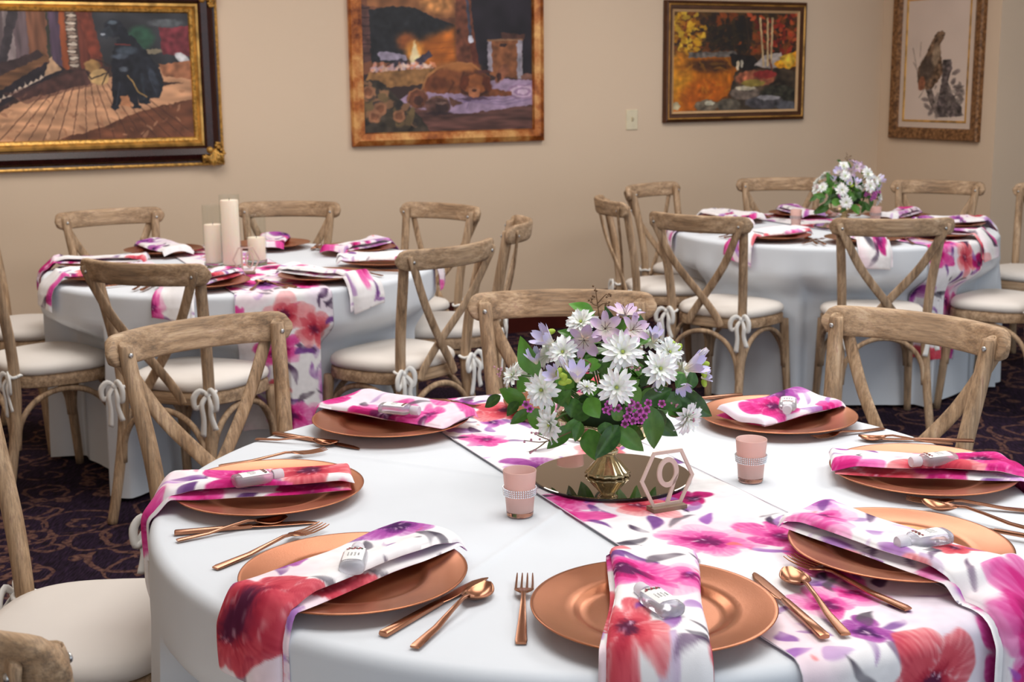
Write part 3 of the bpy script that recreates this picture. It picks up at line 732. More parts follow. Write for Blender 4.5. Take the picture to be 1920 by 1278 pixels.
# ------------------------------------------------------------------ tables and linen
T_R, T_B = 0.745, 0.020
class Table:
    def __init__(s, c, seed, nf, amp):
        s.c = np.array(c); s.push = []; s.lim = np.full(1440, 9.0); r = np.random.default_rng(seed)
        s.fr = [(int(k), r.uniform(0, 6.28), r.uniform(.5, 1)) for k in nf]; s.amp = amp; s.quiet = []
    def rad(s, th, z):
        t = np.clip((TZ - T_B - z) / (TZ - T_B), 0, 1)
        f = sum(a * np.cos(k * th + p + .6 * np.sin(3 * th + p)) for k, p, a in s.fr) / max(1, len(s.fr))
        f = np.sign(f) * np.abs(f) ** .8
        q = np.ones_like(th)
        for a, hw in s.quiet:
            d = np.abs((th - a + np.pi) % (2 * np.pi) - np.pi); q = np.minimum(q, .25 + .75 * smooth01((d - hw) / .12))
        if s.push: s.finish()
        base = T_R + T_B + .022 * t + s.amp * f * q * smooth01(t * 1.9)
        lim = np.interp(th % (2 * np.pi), np.linspace(0, 2 * np.pi, 1441), np.append(s.lim, s.lim[0]))
        k = smooth01((t - .13) / .17)
        return np.minimum(base, base * (1 - k) + np.minimum(lim, base) * k)
        return T_R + T_B + .022 * t + s.amp * f * q * smooth01(t * 1.25) - pu * smooth01((t - .10) / .22)
    def finish(s):
        """where chairs are pushed in, the skirt hangs just clear of seat and legs"""
        for o, f in s.push:
            pts = []
            for k in range(160):
                a = 2 * math.pi * k / 160; c_, s_ = math.cos(a), math.sin(a)
                y = .192 * math.copysign(abs(s_) ** (.72 if s_ > 0 else .62), s_); pts.append((.213 * math.copysign(abs(c_) ** .62, c_) * (1 + .11 * y / .188), y))
            pts += [(sx * (.196 + .024 * math.cos(b)), .170 + .03 * math.sin(b)) for sx in (-1, 1) for b in np.linspace(0, 6.28, 24)]
            for x, y in pts:
                wx = o[0] + math.cos(f) * y + math.sin(f) * x - s.c[0]; wy = o[1] + math.sin(f) * y - math.cos(f) * x - s.c[1]
                i = int((math.atan2(wy, wx) % (2 * math.pi)) / (2 * math.pi) * 1440) % 1440; r = math.hypot(wx, wy) - .014
                for d in range(-16, 17): s.lim[(i + d) % 1440] = min(s.lim[(i + d) % 1440], r)
        s.push = []
        L = np.minimum(s.lim, .86); kx = np.exp(-(np.arange(-14, 15) / 7.0) ** 2); kx /= kx.sum()
        L = np.convolve(np.concatenate([L[-14:], L, L[:14]]), kx, 'valid'); s.lim = np.minimum(L, s.lim + .004)
    def drape(s, a, dirv, S, Wd, eps):
        """points of a strip laid over the table: S along, Wd across -> xyz, sigma"""
        perp = np.array((-dirv[1], dirv[0]))
        ox = a[0] + perp[0] * Wd - s.c[0]; oy = a[1] + perp[1] * Wd - s.c[1]
        bq = ox * dirv[0] + oy * dirv[1]; cq = ox ** 2 + oy ** 2 - T_R ** 2
        disc = np.sqrt(np.maximum(bq ** 2 - cq, 1e-6))
        out = np.zeros(S.shape + (3,)); sig_all = np.zeros_like(S)
        se1 = -bq + disc; se0 = -bq - disc
        X = ox + dirv[0] * S; Y = oy + dirv[1] * S
        out[..., 0] = X; out[..., 1] = Y; out[..., 2] = TZ + eps
        for se, sg in ((se1, 1), (se0, -1)):
            sg_ = (S - se) * sg; m = sg_ > 0
            ex = ox + dirv[0] * se; ey = oy + dirv[1] * se; th = np.arctan2(ey, ex)
            an = np.clip(sg_ / T_B, 0, math.pi / 2)
            dz = np.where(sg_ < T_B * math.pi / 2, T_B * (1 - np.cos(an)), T_B + sg_ - T_B * math.pi / 2)
            r = np.where(sg_ < T_B * math.pi / 2, T_R + T_B * np.sin(an), np.max([s.rad(th + d_, TZ - dz) for d_ in (-.042, -.021, 0, .021, .042)], 0))
            r = r + eps * np.sin(an)
            out[..., 0] = np.where(m, np.cos(th) * r, out[..., 0]); out[..., 1] = np.where(m, np.sin(th) * r, out[..., 1])
            out[..., 2] = np.where(m, np.maximum(TZ - dz + eps * np.cos(an), .01), out[..., 2]); sig_all = np.where(m, sg_, sig_all)
        out[..., 0] += s.c[0]; out[..., 1] += s.c[1]
        return out, sig_all
    def cloth(s, nth, crease, label, group):
        th = np.linspace(0, 2 * np.pi, nth, endpoint=False)
        rs = list(np.linspace(0.001, T_R, 46)); rows = []
        for r in rs:
            P = np.stack([r * np.cos(th), r * np.sin(th), np.full(nth, TZ)], -1)
            if crease is not None:
                for ca in (crease, crease + np.pi / 2):
                    d = -P[:, 0] * np.sin(ca) + P[:, 1] * np.cos(ca); P[:, 2] += .0022 * np.exp(-(d / .008) ** 2) * min(1, (T_R - r) / .1)
            rows.append(P)
        for a in np.linspace(0, np.pi / 2, 7)[1:]:
            r = T_R + T_B * np.sin(a); rows.append(np.stack([r * np.cos(th), r * np.sin(th), np.full(nth, TZ - T_B * (1 - np.cos(a)))], -1))
        for z in np.linspace(TZ - T_B, .015, 40)[1:]:
            r = s.rad(th, np.full(nth, z)); rows.append(np.stack([r * np.cos(th), r * np.sin(th), np.full(nth, z)], -1))
        V = np.transpose(np.array(rows), (1, 0, 2))
        o = obj('tablecloth', gridmesh('tablecloth', V, closed_u=True), M_LINEN, None, (s.c[0], s.c[1], 0))
        tag(o, label, 'tablecloth', group)
        t = thing('banquet_table', (s.c[0], s.c[1], 0), 0.3, label.replace('floor-length white cloth on the', 'round table under the white cloth,'), 'table')
        mb = MB(); mb.lathe([(0, .695), (.725, .695), (.73, .70), (.73, .728), (.725, .733), (0, .733)], 48)
        obj('tabletop', mb.mesh('tabletop'), M_TABLEWOOD, t)
        for k in range(4):
            a = math.pi / 4 + k * math.pi / 2; mb = MB()
            mb.tube([(.42 * math.cos(a), .42 * math.sin(a), .695), (.46 * math.cos(a), .46 * math.sin(a), 0)], .014, 8, 2)
            obj('leg', mb.mesh('leg'), M_STEEL, t)
        return o
TA = Table((.1408, 2.2787), 3, (7, 11, 15), .020)
TB = Table((-1.07, 5.28), 5, (11, 17, 23), .05)
TC = Table((1.545, 6.40), 9, (11, 18, 26), .075)

# ------------------------------------------------------------------ cross-back chair
def make_chair():
    root = thing('cross_back_chair', (0, 0, 0), 0, 'x', 'chair', 'x')
    def outline(sc, n=44):
        P = []
        for k in range(n):
            a = 2 * math.pi * k / n; c, s = math.cos(a), math.sin(a)
            y = .188 * math.copysign(abs(s) ** (.72 if s > 0 else .62), s); x = .208 * math.copysign(abs(c) ** .62, c) * (1 + .11 * y / .188)
            P.append((x * sc, y * sc))
        return P
    def stack(levels):
        n = 44; vs, fs = [], []
        for sc, z in levels: vs += [(x, y, z) for x, y in outline(sc)]
        for j in range(len(levels) - 1):
            for k in range(n): fs.append((j * n + k, j * n + (k + 1) % n, (j + 1) * n + (k + 1) % n, (j + 1) * n + k))
        fs.append(tuple(range(n - 1, -1, -1))); fs.append(tuple((len(levels) - 1) * n + k for k in range(n)))
        return vs, fs
    mb = MB(); mb.add(*stack([(.96, .412), (1.0, .416), (1.005, .432), (1.0, .450), (.97, .455)])); obj('seat_frame', mb.mesh('seat_frame', auto=50), W_X, root)
    mb = MB(); mb.add(*stack([(.95, .456), (1.0, .463), (1.015, .474), (1.0, .486), (.95, .496), (.82, .503), (.5, .507), (.1, .508)])); cu = obj('cushion', mb.mesh('cushion'), M_PAD, root)
    for sx in (-1, 1):
        mb = MB(); px, py, pz = sx * .172, -.190, .468
        mb.tube([(px + .022 * math.cos(a), py + .022 * math.sin(a), pz + .003 * math.sin(3 * a)) for a in np.linspace(0, 6.28, 11)], .006, 6, 2, up=(0, 0, 1), flat=.9)
        bx, by = px + sx * .012, py - .026
        mb.sphere((bx, by, pz), .011, 8, 6)
        for k, (dx, dz) in enumerate(((.040, .004), (-.044, -.002))):
            mb.tube([(bx, by, pz), (bx + dx * .5, by - .010, pz + dz + .014), (bx + dx, by - .014, pz + dz - .010), (bx + dx * .95, by - .012, pz - .046), (bx + dx * .45, by - .008, pz - .036), (bx, by, pz)], [.006, .010, .012, .010, .008, .006], 6, 4, up=(0, 1, 0), flat=.4)
        for dx, dz in ((.026, -.115), (-.016, -.140)):
            mb.tube([(bx, by, pz), (bx + dx * .8, by - .016, pz - .03), (bx + dx * .7, by - .012, pz + dz * .6), (bx + dx * 1.2, by - .008, pz + dz)], [.006, .010, .010, .012], 6, 4, up=(0, 1, 0), flat=.35)
        obj('tie', mb.mesh('tie'), M_TIE, cu)
    for sx in (-1, 1):
        mb = MB(); mb.tube([(sx * .195, -.262, 0), (sx * .184, -.228, .15), (sx * .174, -.198, .32), (sx * .172, -.190, .46), (sx * .180, -.204, .62), (sx * .197, -.238, .80), (sx * .203, -.250, .872), (sx * .2035, -.251, .882)], [.0165, .0175, .0185, .019, .019, .0185, .018, .013], 12, 5)
        obj('back_post', mb.mesh('back_post'), W_Z, root)
        mb = MB(); mb.tube([(sx * .205, .185, 0), (sx * .196, .168, .2), (sx * .190, .150, .42)], [.0155, .018, .020], 12, 4)
        obj('front_leg', mb.mesh('front_leg'), W_Z, root)
    # top rail, curved round the sitter
    ns, prof = 40, []
    for i in range(ns + 1):
        x = -.2475 + .495 * i / ns; ax = abs(x)
        hh = .037 if ax < .212 else .037 * math.sqrt(max(.0, 1 - ((ax - .212) / .0362) ** 2))
        hh = max(hh, .004); th = .0125 if ax < .23 else .0125 * math.sqrt(max(.1, 1 - ((ax - .23) / .019) ** 2))
        yc = -.3325 + .053 * (x / .2) ** 2; tw = 45 * x / .2 * .02 / .2 * 0
        ring = []
        for k in range(16):
            a = 2 * math.pi * k / 16; c, s = math.cos(a), math.sin(a)
            dy = th * math.copysign(abs(c) ** .55, c); dz = hh * math.copysign(abs(s) ** .45, s)
            sl = 2 * .053 * x / .04
            ring.append((x - dy * sl * .9, yc + dy - dz * .16, .868 + dz))
        prof.append(ring)
    V = np.array(prof); mb = MB(); n = 16
    vs = [tuple(p) for r in prof for p in r]; fs = [(j * n + k, j * n + (k + 1) % n, (j + 1) * n + (k + 1) % n, (j + 1) * n + k) for j in range(ns) for k in range(n)]
    fs += [tuple(range(n - 1, -1, -1)), tuple(ns * n + k for k in range(n))]
    mb.add(vs, fs); obj('top_rail', mb.mesh('top_rail', auto=60), W_X, root)
    for sx in (-1, 1):
        o_ = .006 * sx
        mb = MB(); mb.tube([(sx * .214, -.292, .882), (sx * .200, -.290, .850), (sx * .120, -.262 + o_, .700), (sx * 0, -.222 + o_, .548), (-sx * .062, -.209 + o_, .468), (-sx * .086, -.206 + o_, .425)], [.014, .018, .018, .018, .018, .015], 10, 5, up=(0, 1, 0), flat=.34)
        obj('cross_strap', mb.mesh('cross_strap'), W_Z, root)
    L = {'fl': (-.196, .168), 'fr': (.196, .168), 'bl': (-.180, -.212), 'br': (.180, -.212)}
    for a, b in (('fl', 'fr'), ('fl', 'bl'), ('fr', 'br'), ('bl', 'br')):
        A, Bq = L[a], L[b]; mb = MB()
        mb.tube([((A[0] + Bq[0]) / 2 + (A[0] - Bq[0]) / 2 * math.cos(t) * .93, (A[1] + Bq[1]) / 2 + (A[1] - Bq[1]) / 2 * math.cos(t) * .93, .205 + .195 * math.sin(t) ** .8 if t > 0 else .205) for t in np.linspace(0, math.pi, 13)], .0105, 8, 2)
        obj('bent_brace', mb.mesh('bent_brace'), W_Z, root)
    for sx in (-1, 1):
        mb = MB(); mb.sphere((sx * .2025, -.229, .862), .0062, 8, 6, (1, .6, 1)); obj('bolt', mb.mesh('bolt'), M_BOLT, root)
        mb = MB(); mb.sphere((sx * .2035, -.2975, .862), .0062, 8, 6, (1, .6, 1)); obj('bolt', mb.mesh('bolt'), M_BOLT, root)
    return root
CHAIR0 = make_chair(); CHAIR_USED = [False]
def chair(tb, mid, face, label, group, origin=False):
    f = math.radians(face); d = Vector((math.cos(f), math.sin(f), 0))
    o = Vector((mid[0], mid[1], 0)) if origin else Vector((mid[0], mid[1], 0)) + d * .285
    if not CHAIR_USED[0]:
        CHAIR_USED[0] = True; CHAIR0.location = o; CHAIR0.rotation_euler = (0, 0, f - math.pi / 2); CHAIR0['label'] = label; CHAIR0['group'] = group
    else: dup(CHAIR0, o, f - math.pi / 2, label, group)
    front = o + d * .192; v = Vector((front.x - tb.c[0], front.y - tb.c[1], 0))
    tb.push.append(((o.x, o.y), f))
g1, g2, g3 = 'chairs around the number nine table', 'chairs around the candle table', 'chairs around the table by the wall corner'
chair(TA, (.133, 3.497), -91, 'weathered oak cross-back chair straight behind the flower bowl at table nine', g1)
chair(TA, (-.744, 3.097), -46, 'weathered oak cross-back chair at table nine, standing before the candle table', g1)
chair(TA, (.955, 3.085), -139, 'weathered oak cross-back chair at table nine, standing before the corner table', g1)
chair(TA, (-.785, 2.306), -3, 'oak cross-back chair with a wide white seat showing beside table nine', g1, True)
chair(TA, (-.655, 1.425), 45, 'oak cross-back chair at table nine with only a rail end showing', g1)
chair(TB, (-1.807, 5.99), -54, 'oak cross-back chair by the wall under the black dog painting', g2)
chair(TB, (-1.043, 6.296), -94, 'oak cross-back chair by the wall right behind the pillar candles', g2)
chair(TB, (-.309, 6.10), -131, 'oak cross-back chair at the candle table, below the fireplace painting', g2)
chair(TB, (.026, 5.367), 178, 'oak cross-back chair seen edge-on at the side of the candle table', g2)
chair(TB, (-.205, 4.585), 141, 'oak cross-back chair with seat ties at the candle table, beside the runner drop', g2)
chair(TB, (-1.184, 4.211), 68, 'oak cross-back chair with back turned, between the candle table and table nine', g2)
chair(TB, (-1.70, 4.772), 42, 'oak cross-back chair with a bow-tied white cushion beside the candle table cloth', g2, True)
chair(TB, (-2.0, 5.42), -10, 'oak cross-back chair at the candle table, mostly cut off, under the dog painting', g2, True)
chair(TC, (.466, 6.324), 9, 'oak cross-back chair seen edge-on at the corner table, near the baseboard', g3)
chair(TC, (.746, 7.175), -40, 'oak cross-back chair at the corner table, below the light switch', g3)
chair(TC, (1.512, 7.512), -90, 'oak cross-back chair at the corner table, below the autumn pond painting', g3)
chair(TC, (2.30, 7.19), -120, 'oak cross-back chair at the corner table, below the hawk picture', g3)
chair(TC, (2.60, 6.66), -140, 'oak cross-back chair at the corner table, by the jog in the wall', g3, True)
chair(TC, (.772, 5.535), 51, 'oak cross-back chair with tied cushion, back turned, at the corner table', g3)
chair(TC, (1.528, 5.31), 87, 'oak cross-back chair, back turned, beside the hanging runner of the corner table', g3)
chair(TC, (2.17, 5.82), 138, 'oak cross-back chair at the corner table with only seat and legs showing', g3, True)

RD = np.array((.408, -.913)); RP = np.array((.913, .408))
for tb, off in ((TA, .06), (TB, -.05), (TC, .08)):
    a = math.atan2(RD[1], RD[0]); a2 = math.atan2(-RD[1], -RD[0]); tb.quiet = [(a, .22), (a2, .22)]
TA.cloth(640, math.radians(-27), 'floor-length white cloth on the number nine table', 'white tablecloths')
TB.cloth(640, None, 'floor-length white cloth on the table with pillar candles', 'white tablecloths')
TC.cloth(640, None, 'floor-length white cloth on the table in the wall corner', 'white tablecloths')

def runner(tb, off, res, hang, uv, label):
    half = math.sqrt(T_R ** 2 - off ** 2) + hang; Wd = .33
    a = tb.c + RP * off - RD * half
    ns, nw = int(2 * half / res), int(Wd / res)
    S, Wg = np.meshgrid(np.linspace(0, 2 * half, ns), np.linspace(-Wd / 2, Wd / 2, nw), indexing='ij')
    P, sg = tb.drape(a, RD, S, Wg, .0045 + .0012 * np.sin(S * 23 + Wg * 9))
    if True:                                                       # stand a little off the folds of the skirt
        P, sg = tb.drape(a, RD, S, Wg, .0045 + .0012 * np.sin(S * 23 + Wg * 9) + .004 * smooth01(sg / .05))
    cols = sample_print(S + uv[0], Wg + uv[1])
    o = obj('table_runner', gridmesh('table_runner', P, cols), M_PRINT)
    tag(o, label, 'table runner', 'floral runners')
    for sgn in (-1, 1):                                            # grey serged edge
        Sx = S[::4, :1]; Wx = np.full_like(Sx, sgn * Wd / 2)
        Pe, sg = tb.drape(a, RD, Sx, Wx, .005); Pe, sg = tb.drape(a, RD, Sx, Wx, .0052 + .007 * smooth01(sg / .05))
        mb = MB(); mb.tube([tuple(p) for p in Pe[:, 0]], .0009, 5, 1); obj('hem', mb.mesh('hem'), M_HEM, o)
    return o
M_HEM = plain('grey_hem_thread', (206, 200, 210), 0.9)
runner(TA, .062, .0025, .50, (.25, .62), 'floral table runner crossing under the mirror on table nine')
runner(TB, -.03, .0045, .50, (.55, .9), 'floral table runner under the pillar candles, hanging over the cloth edge')
runner(TC, .09, .005, .52, (.95, .55), 'floral table runner on the table in the wall corner')

# ------------------------------------------------------------------ place settings
def charger_mesh():
    mb = MB()
    mb.lathe([(0.0005, .006), (.05, .006), (.086, .006), (.094, .0066), (.100, .0085), (.106, .0125), (.112, .0146), (.120, .0152), (.135, .0172), (.150, .0196), (.160, .0214), (.1638, .0220), (.1655, .0215), (.1650, .0200), (.150, .0172), (.120, .0110), (.104, .004), (.096, .0012), (.0005, .0012)], 96)
    return mb.mesh('charger')
ME_CHARGER = charger_mesh()
def loft(mb, secs, n=10):
    """secs: (x, half width, half thickness, z centre, y centre)"""
    vs, fs = [], []
    for x, w, t, z, y in secs:
        for k in range(n):
            a = 2 * math.pi * k / n; c, s = math.cos(a), math.sin(a)
            vs.append((x, y + w * math.copysign(abs(c) ** .6, c), z + t * math.copysign(abs(s) ** .6, s)))
    for j in range(len(secs) - 1):
        for k in range(n): fs.append((j * n + k, j * n + (k + 1) % n, (j + 1) * n + (k + 1) % n, (j + 1) * n + k))
    fs += [tuple(range(n - 1, -1, -1)), tuple((len(secs) - 1) * n + k for k in range(n))]
    mb.add(vs, fs)
def cut_parts():
    D = {}
    mb = MB(); loft(mb, [(-.118, .0070, .0028, .0035, 0), (-.116, .0078, .0036, .0040, 0), (-.06, .0066, .0036, .0042, 0), (.002, .0056, .0034, .0042, 0), (.008, .005, .003, .0042, 0)]); h = mb.mesh('knife_handle', auto=45)
    mb = MB(); loft(mb, [(.006, .005, .0016, .0042, 0), (.02, .0078, .0011, .0040, .001), (.06, .0090, .0009, .0034, .0015), (.095, .0080, .0008, .0028, .001), (.112, .0045, .0007, .0022, -.001), (.118, .0012, .0006, .002, -.0025)]); D['knife'] = [('handle', h), ('blade', mb.mesh('knife_blade', auto=45))]
    mb = MB(); loft(mb, [(-.095, .0062, .0014, .0020, 0), (-.09, .0068, .0018, .0024, 0), (-.04, .0050, .0018, .0040, 0), (0, .0032, .0020, .0100, 0), (.03, .0024, .0022, .0135, 0), (.046, .0026, .0020, .0115, 0)]); h = mb.mesh('spoon_handle', auto=45)
    nu, nv = 14, 12; V = np.zeros((nu, nv * 2, 3))
    for i in range(nu):
        t = i / (nu - 1); x = .042 + .060 * t; w = .0185 * max(.03, math.sin(math.pi * (t * .93 + .035)) ** .62) * (1 + .12 * (t - .5))
        rim = .0115 - .004 * math.sin(math.pi * t) - .002 * t
        for j in range(nv):
            q = -1 + 2 * j / (nv - 1); dep = .0078 * (1 - q * q) * math.sin(math.pi * min(1, max(0, t))) ** .7
            V[i, j] = (x, w * q, rim - dep + .0006); V[i, 2 * nv - 1 - j] = (x, w * q * 1.03, rim - dep - .0007)
    D['spoon'] = [('handle', h), ('bowl', gridmesh('spoon_bowl', V, loop_v=True))]
    mb = MB(); loft(mb, [(-.1, .0064, .0014, .0020, 0), (-.094, .0072, .0019, .0025, 0), (-.04, .0052, .0018, .0040, 0), (0, .0036, .0020, .0085, 0), (.022, .0030, .0021, .0110, 0), (.034, .0040, .0018, .0100, 0)]); h = mb.mesh('fork_handle', auto=45)
    mb = MB(); loft(mb, [(.032, .0040, .0016, .0102, 0), (.040, .0098, .0014, .0090, 0), (.048, .0122, .0012, .0074, 0), (.054, .0122, .0011, .0066, 0)])
    for k in range(4):
        y = (-1.5 + k) * .0069
        loft(mb, [(.052, .0019, .0011, .0068, y), (.07, .0016, .0010, .0058, y), (.09, .0013, .0009, .0072, y * .97), (.1, .0007, .0006, .0092, y * .95)], 6)
    D['fork'] = [('handle', h), ('tines', mb.mesh('fork_tines', auto=45))]
    return D
CUT = cut_parts(); PLURAL = {'fork': 'forks', 'knife': 'knives', 'spoon': 'spoons'}
CUT_LEN = {'knife': (.118, .118), 'spoon': (.102, .095), 'fork': (.1, .1)}
def cutlery(kind, tip, handle, label, group, z=TZ):
    t, h = Vector(tip[:2]), Vector(handle[:2]); d = (t - h).normalized(); L = CUT_LEN[kind]
    mid = h + d * L[1] if (t - h).length > .05 else h
    mid = (t - d * L[0] + h + d * L[1]) / 2
    o = thing('table_' + kind, (mid.x, mid.y, z), math.atan2(d.y, d.x), label, kind, group)
    sc = min(1.14, max(.92, (t - h).length / (L[0] + L[1]))); o.scale = (sc, sc, sc)
    if kind == 'spoon': o.location.z += .0012
    for nm, me in CUT[kind]: obj(nm, me, M_CUTLERY, o)
    return o
def napkin(tb, pc, a, b, L, Wd, res, uv, label, group, seed, pz=.001, lift=0.0):
    a = np.array(a[:2]); b = np.array(b[:2]); dv = (b - a) / np.linalg.norm(b - a); perp = np.array((-dv[1], dv[0]))
    rel = np.array(pc[:2]) - a; sp0 = rel @ dv; lat = rel @ perp; hc = math.sqrt(max(.165 ** 2 - lat ** 2, .01))
    rr = np.random.default_rng(seed)
    ph = rr.uniform(0, 6.28, 6)
    root = None
    for layer, (dw, T, base, rot, l0, l1) in enumerate(((0, .0125, .0055, 0, 0, L), (.007 * (1 if seed % 2 else -1), .0050, .0010, .012 * (1 if seed % 2 else -1), .006, L - .012))):
        rs = res if layer == 0 else res * 2
        ns, nw = int((l1 - l0) / rs), int(Wd / rs)
        s1 = np.linspace(l0, l1, ns); w1 = np.linspace(-Wd / 2, Wd / 2, nw)
        S = np.repeat(s1[:, None], 2 * nw, 1); Wg = np.repeat(np.concatenate([w1, w1[::-1]])[None], ns, 0)
        q = np.clip(np.abs(2 * Wg / Wd), 0, 1)
        thick = T * (1 - q ** 6) ** .5
        endq = np.clip(np.minimum(S - l0, l1 - S) / .006, 0, 1) ** .5
        isTop = np.repeat(np.concatenate([np.ones(nw), np.zeros(nw)])[None], ns, 0)
        rip = .0016 * np.sin(S * 38 + Wg * 30 + ph[0]) + .0012 * np.sin(S * 21 - Wg * 70 + ph[1]) + .002 * np.sin(Wg * 48 + ph[2] + S * 6)
        sp = S + 0 - sp0; asp = np.abs(sp); hv = np.sqrt(np.maximum(.168 ** 2 - (np.abs(Wg - lat) * .92) ** 2, .07 ** 2))
        h = np.where(asp < hv, .0225 + pz - .004 * np.clip(1 - (asp / hv) ** 2, 0, 1), (.0225 + pz) * (1 - smooth01((asp - hv - .004) / .030)))
        if layer == 0:                                              # one long side stands proud like a soft roll
            h = h + .012 * smooth01((Wg * (1 if seed % 2 else -1) / Wd + .05) / .5) * smooth01((hc * 1.05 - asp) / .06)
        curve = .006 * np.sin(S * 7 + ph[3]) + rot * (S - sp0)
        eps = base + isTop * thick * endq + rip * (.6 + .4 * isTop) * .8
        Wl = Wg * (1 - .10 * np.exp(-(sp / .09) ** 2)) + dw + curve
        P, sg = tb.drape(a, dv, S, Wl, np.maximum(eps, .0012))
        if lift: P, sg = tb.drape(a, dv, S, Wl, np.maximum(eps, .0012) + lift * smooth01(sg / .05) + .0085 * smooth01((asp - .15) / .03))
        P[..., 2] += h * np.where(sg > 0, 1 - smooth01(sg / .035), 1)
        cols = sample_print(S + uv[0] + layer * .1, np.where(isTop > 0, Wg, -Wg) + uv[1])
        me = gridmesh('napkin', P, cols, loop_v=True)
        if layer == 0:
            root = tag(obj('napkin', me, M_PRINT), label, 'napkin', group)
        else: obj('under_fold', me, M_PRINT, root)
    return root

# small clear bottles
def glassmat(name, srgb, rough=0.03, ior=1.45, **kw):
    t = NT(name); t.base(s2l(srgb)); t.set(Roughness=rough, IOR=ior, Transmission_Weight=1.0, **kw); return t.m
M_CLEAR = NT('clear_bottle_plastic'); M_CLEAR.base(s2l((232, 234, 242))); M_CLEAR.set(Roughness=.1, IOR=1.2, Transmission_Weight=.72, Specular_IOR_Level=1.0); M_CLEAR = M_CLEAR.m
M_CAP = NT('frosted_cap'); M_CAP.base(s2l((240, 238, 246))); M_CAP.set(Roughness=.35, Transmission_Weight=.35, IOR=1.2); M_CAP = M_CAP.m
M_GEL = NT('hand_gel'); M_GEL.base(s2l((226, 230, 240))); M_GEL.set(Roughness=.15, Transmission_Weight=.35, IOR=1.34); M_GEL = M_GEL.m
M_PAPER = plain('white_label_paper', (240, 240, 240), .6, var=.01); M_INK = plain('grey_ink', (120, 116, 122), .7, var=.02); M_RED = plain('red_flower_ink', (140, 34, 44), .7, var=.2); M_GREENINK = plain('green_leaf_ink', (50, 84, 70), .7, var=.2)
def bottle_proto():
    mb = MB(); vs, fs = [], []; n = 28; secs = [(-.034, .3, .3), (-.0335, .8, .75), (-.031, .97, .95), (-.02, 1, 1), (.018, 1, 1), (.026, .93, .95), (.031, .72, .8), (.034, .42, .62), (.037, .40, .60)]
    for x, sw, st in secs:
        for k in range(n):
            a = 2 * math.pi * k / n; c, s = math.cos(a), math.sin(a)
            vs.append((x, .0185 * sw * math.copysign(abs(c) ** .7, c), .0105 + .0105 * st * math.copysign(abs(s) ** .7, s)))
    for j in range(len(secs) - 1):
        for k in range(n): fs.append((j * n + k, j * n + (k + 1) % n, (j + 1) * n + (k + 1) % n, (j + 1) * n + k))
    fs += [tuple(range(n - 1, -1, -1)), tuple((len(secs) - 1) * n + k for k in range(n))]
    body = (vs, fs)
    D = []
    mb.add(*body); D.append(('bottle_body', mb.mesh('bottle_body'), M_CLEAR))
    mb = MB(); 0 and mb.add([((v[0] - 0) * .93, v[1] * .9, .0105 + (v[2] - .0105) * .86) for v in vs], fs)
    mb = MB()
    prof = [(.0001, .036), (.0088, .036), (.0095, .0375), (.0095, .052), (.0085, .0545), (.0001, .0545)]
    mb.lathe(prof, 24, flute=lambda j, a: .03 * math.cos(24 * a)); mb.v = [(z, y, .0105 + x) for x, y, z in mb.v]; D.append(('cap', mb.mesh('cap', auto=50), M_CAP))
    mb = MB()
    for i in range(6):
        pass
    ws = np.linspace(-.0145, .0145, 7)
    zt = lambda y: .0105 + .0105 * (1 - min(1, abs(y) / .0185) ** 2.86) ** .35 + .0006
    lv = [(x, y, zt(y)) for x in (-.022, .026) for y in ws]
    mb.add(lv, [(k, 7 + k, 8 + k, k + 1) for k in range(6)]); lab = mb.mesh('label')
    mb = MB(); rr = random.Random(3)
    for ln, (yy, wv) in enumerate(((.006, .011), (.001, .009), (-.004, .011), (-.009, .006))):
        y = yy + .001
        nseg = 5
        for k in range(nseg):
            xx = .0005 - wv / 2 - .004 + k * (wv + .004) / nseg; hgt = rr.uniform(.0012, .0026)
            mb.box((xx + .001, y, zt(y) + .0003), (rr.uniform(.0012, .0022), .0006, .0002)); mb.box((xx + .0005, y + hgt / 2, zt(y) + .0003), (.0004, hgt, .0002))
    # lettering runs across the bottle: rotate quarter turn in the label plane
    ink = mb.mesh('lettering', smooth=False)
    mb = MB()
    for k in range(9):
        y = -.010 + k * .0025; x = .0205 + .002 * math.sin(k * 2.1)
        mb.cur = 0 if k % 3 else 1
        mb.box((x, y, zt(y) + .0004), (.0042, .0028, .0003), Matrix.Rotation(k, 3, 'Z'))
    orn = mb.mesh('label_flowers', [M_RED, M_GREENINK], smooth=False)
    return D, lab, ink, orn
BOT = bottle_proto()
def bottle(pos, cap_to, label, group, roll=0.0, tilt=0.0):
    d = Vector(cap_to[:2]) - Vector(pos[:2])
    o = thing('sanitizer_bottle', pos, math.atan2(d.y, d.x), label, 'bottle', group)
    o.rotation_euler = (roll, tilt, math.atan2(d.y, d.x))
    for nm, me, m in BOT[0]: obj(nm, me, m, o)
    lb = obj('label', BOT[1], M_PAPER, o); obj('lettering', BOT[2], M_INK, lb); obj('label_flowers', BOT[3], None, lb)
    return o

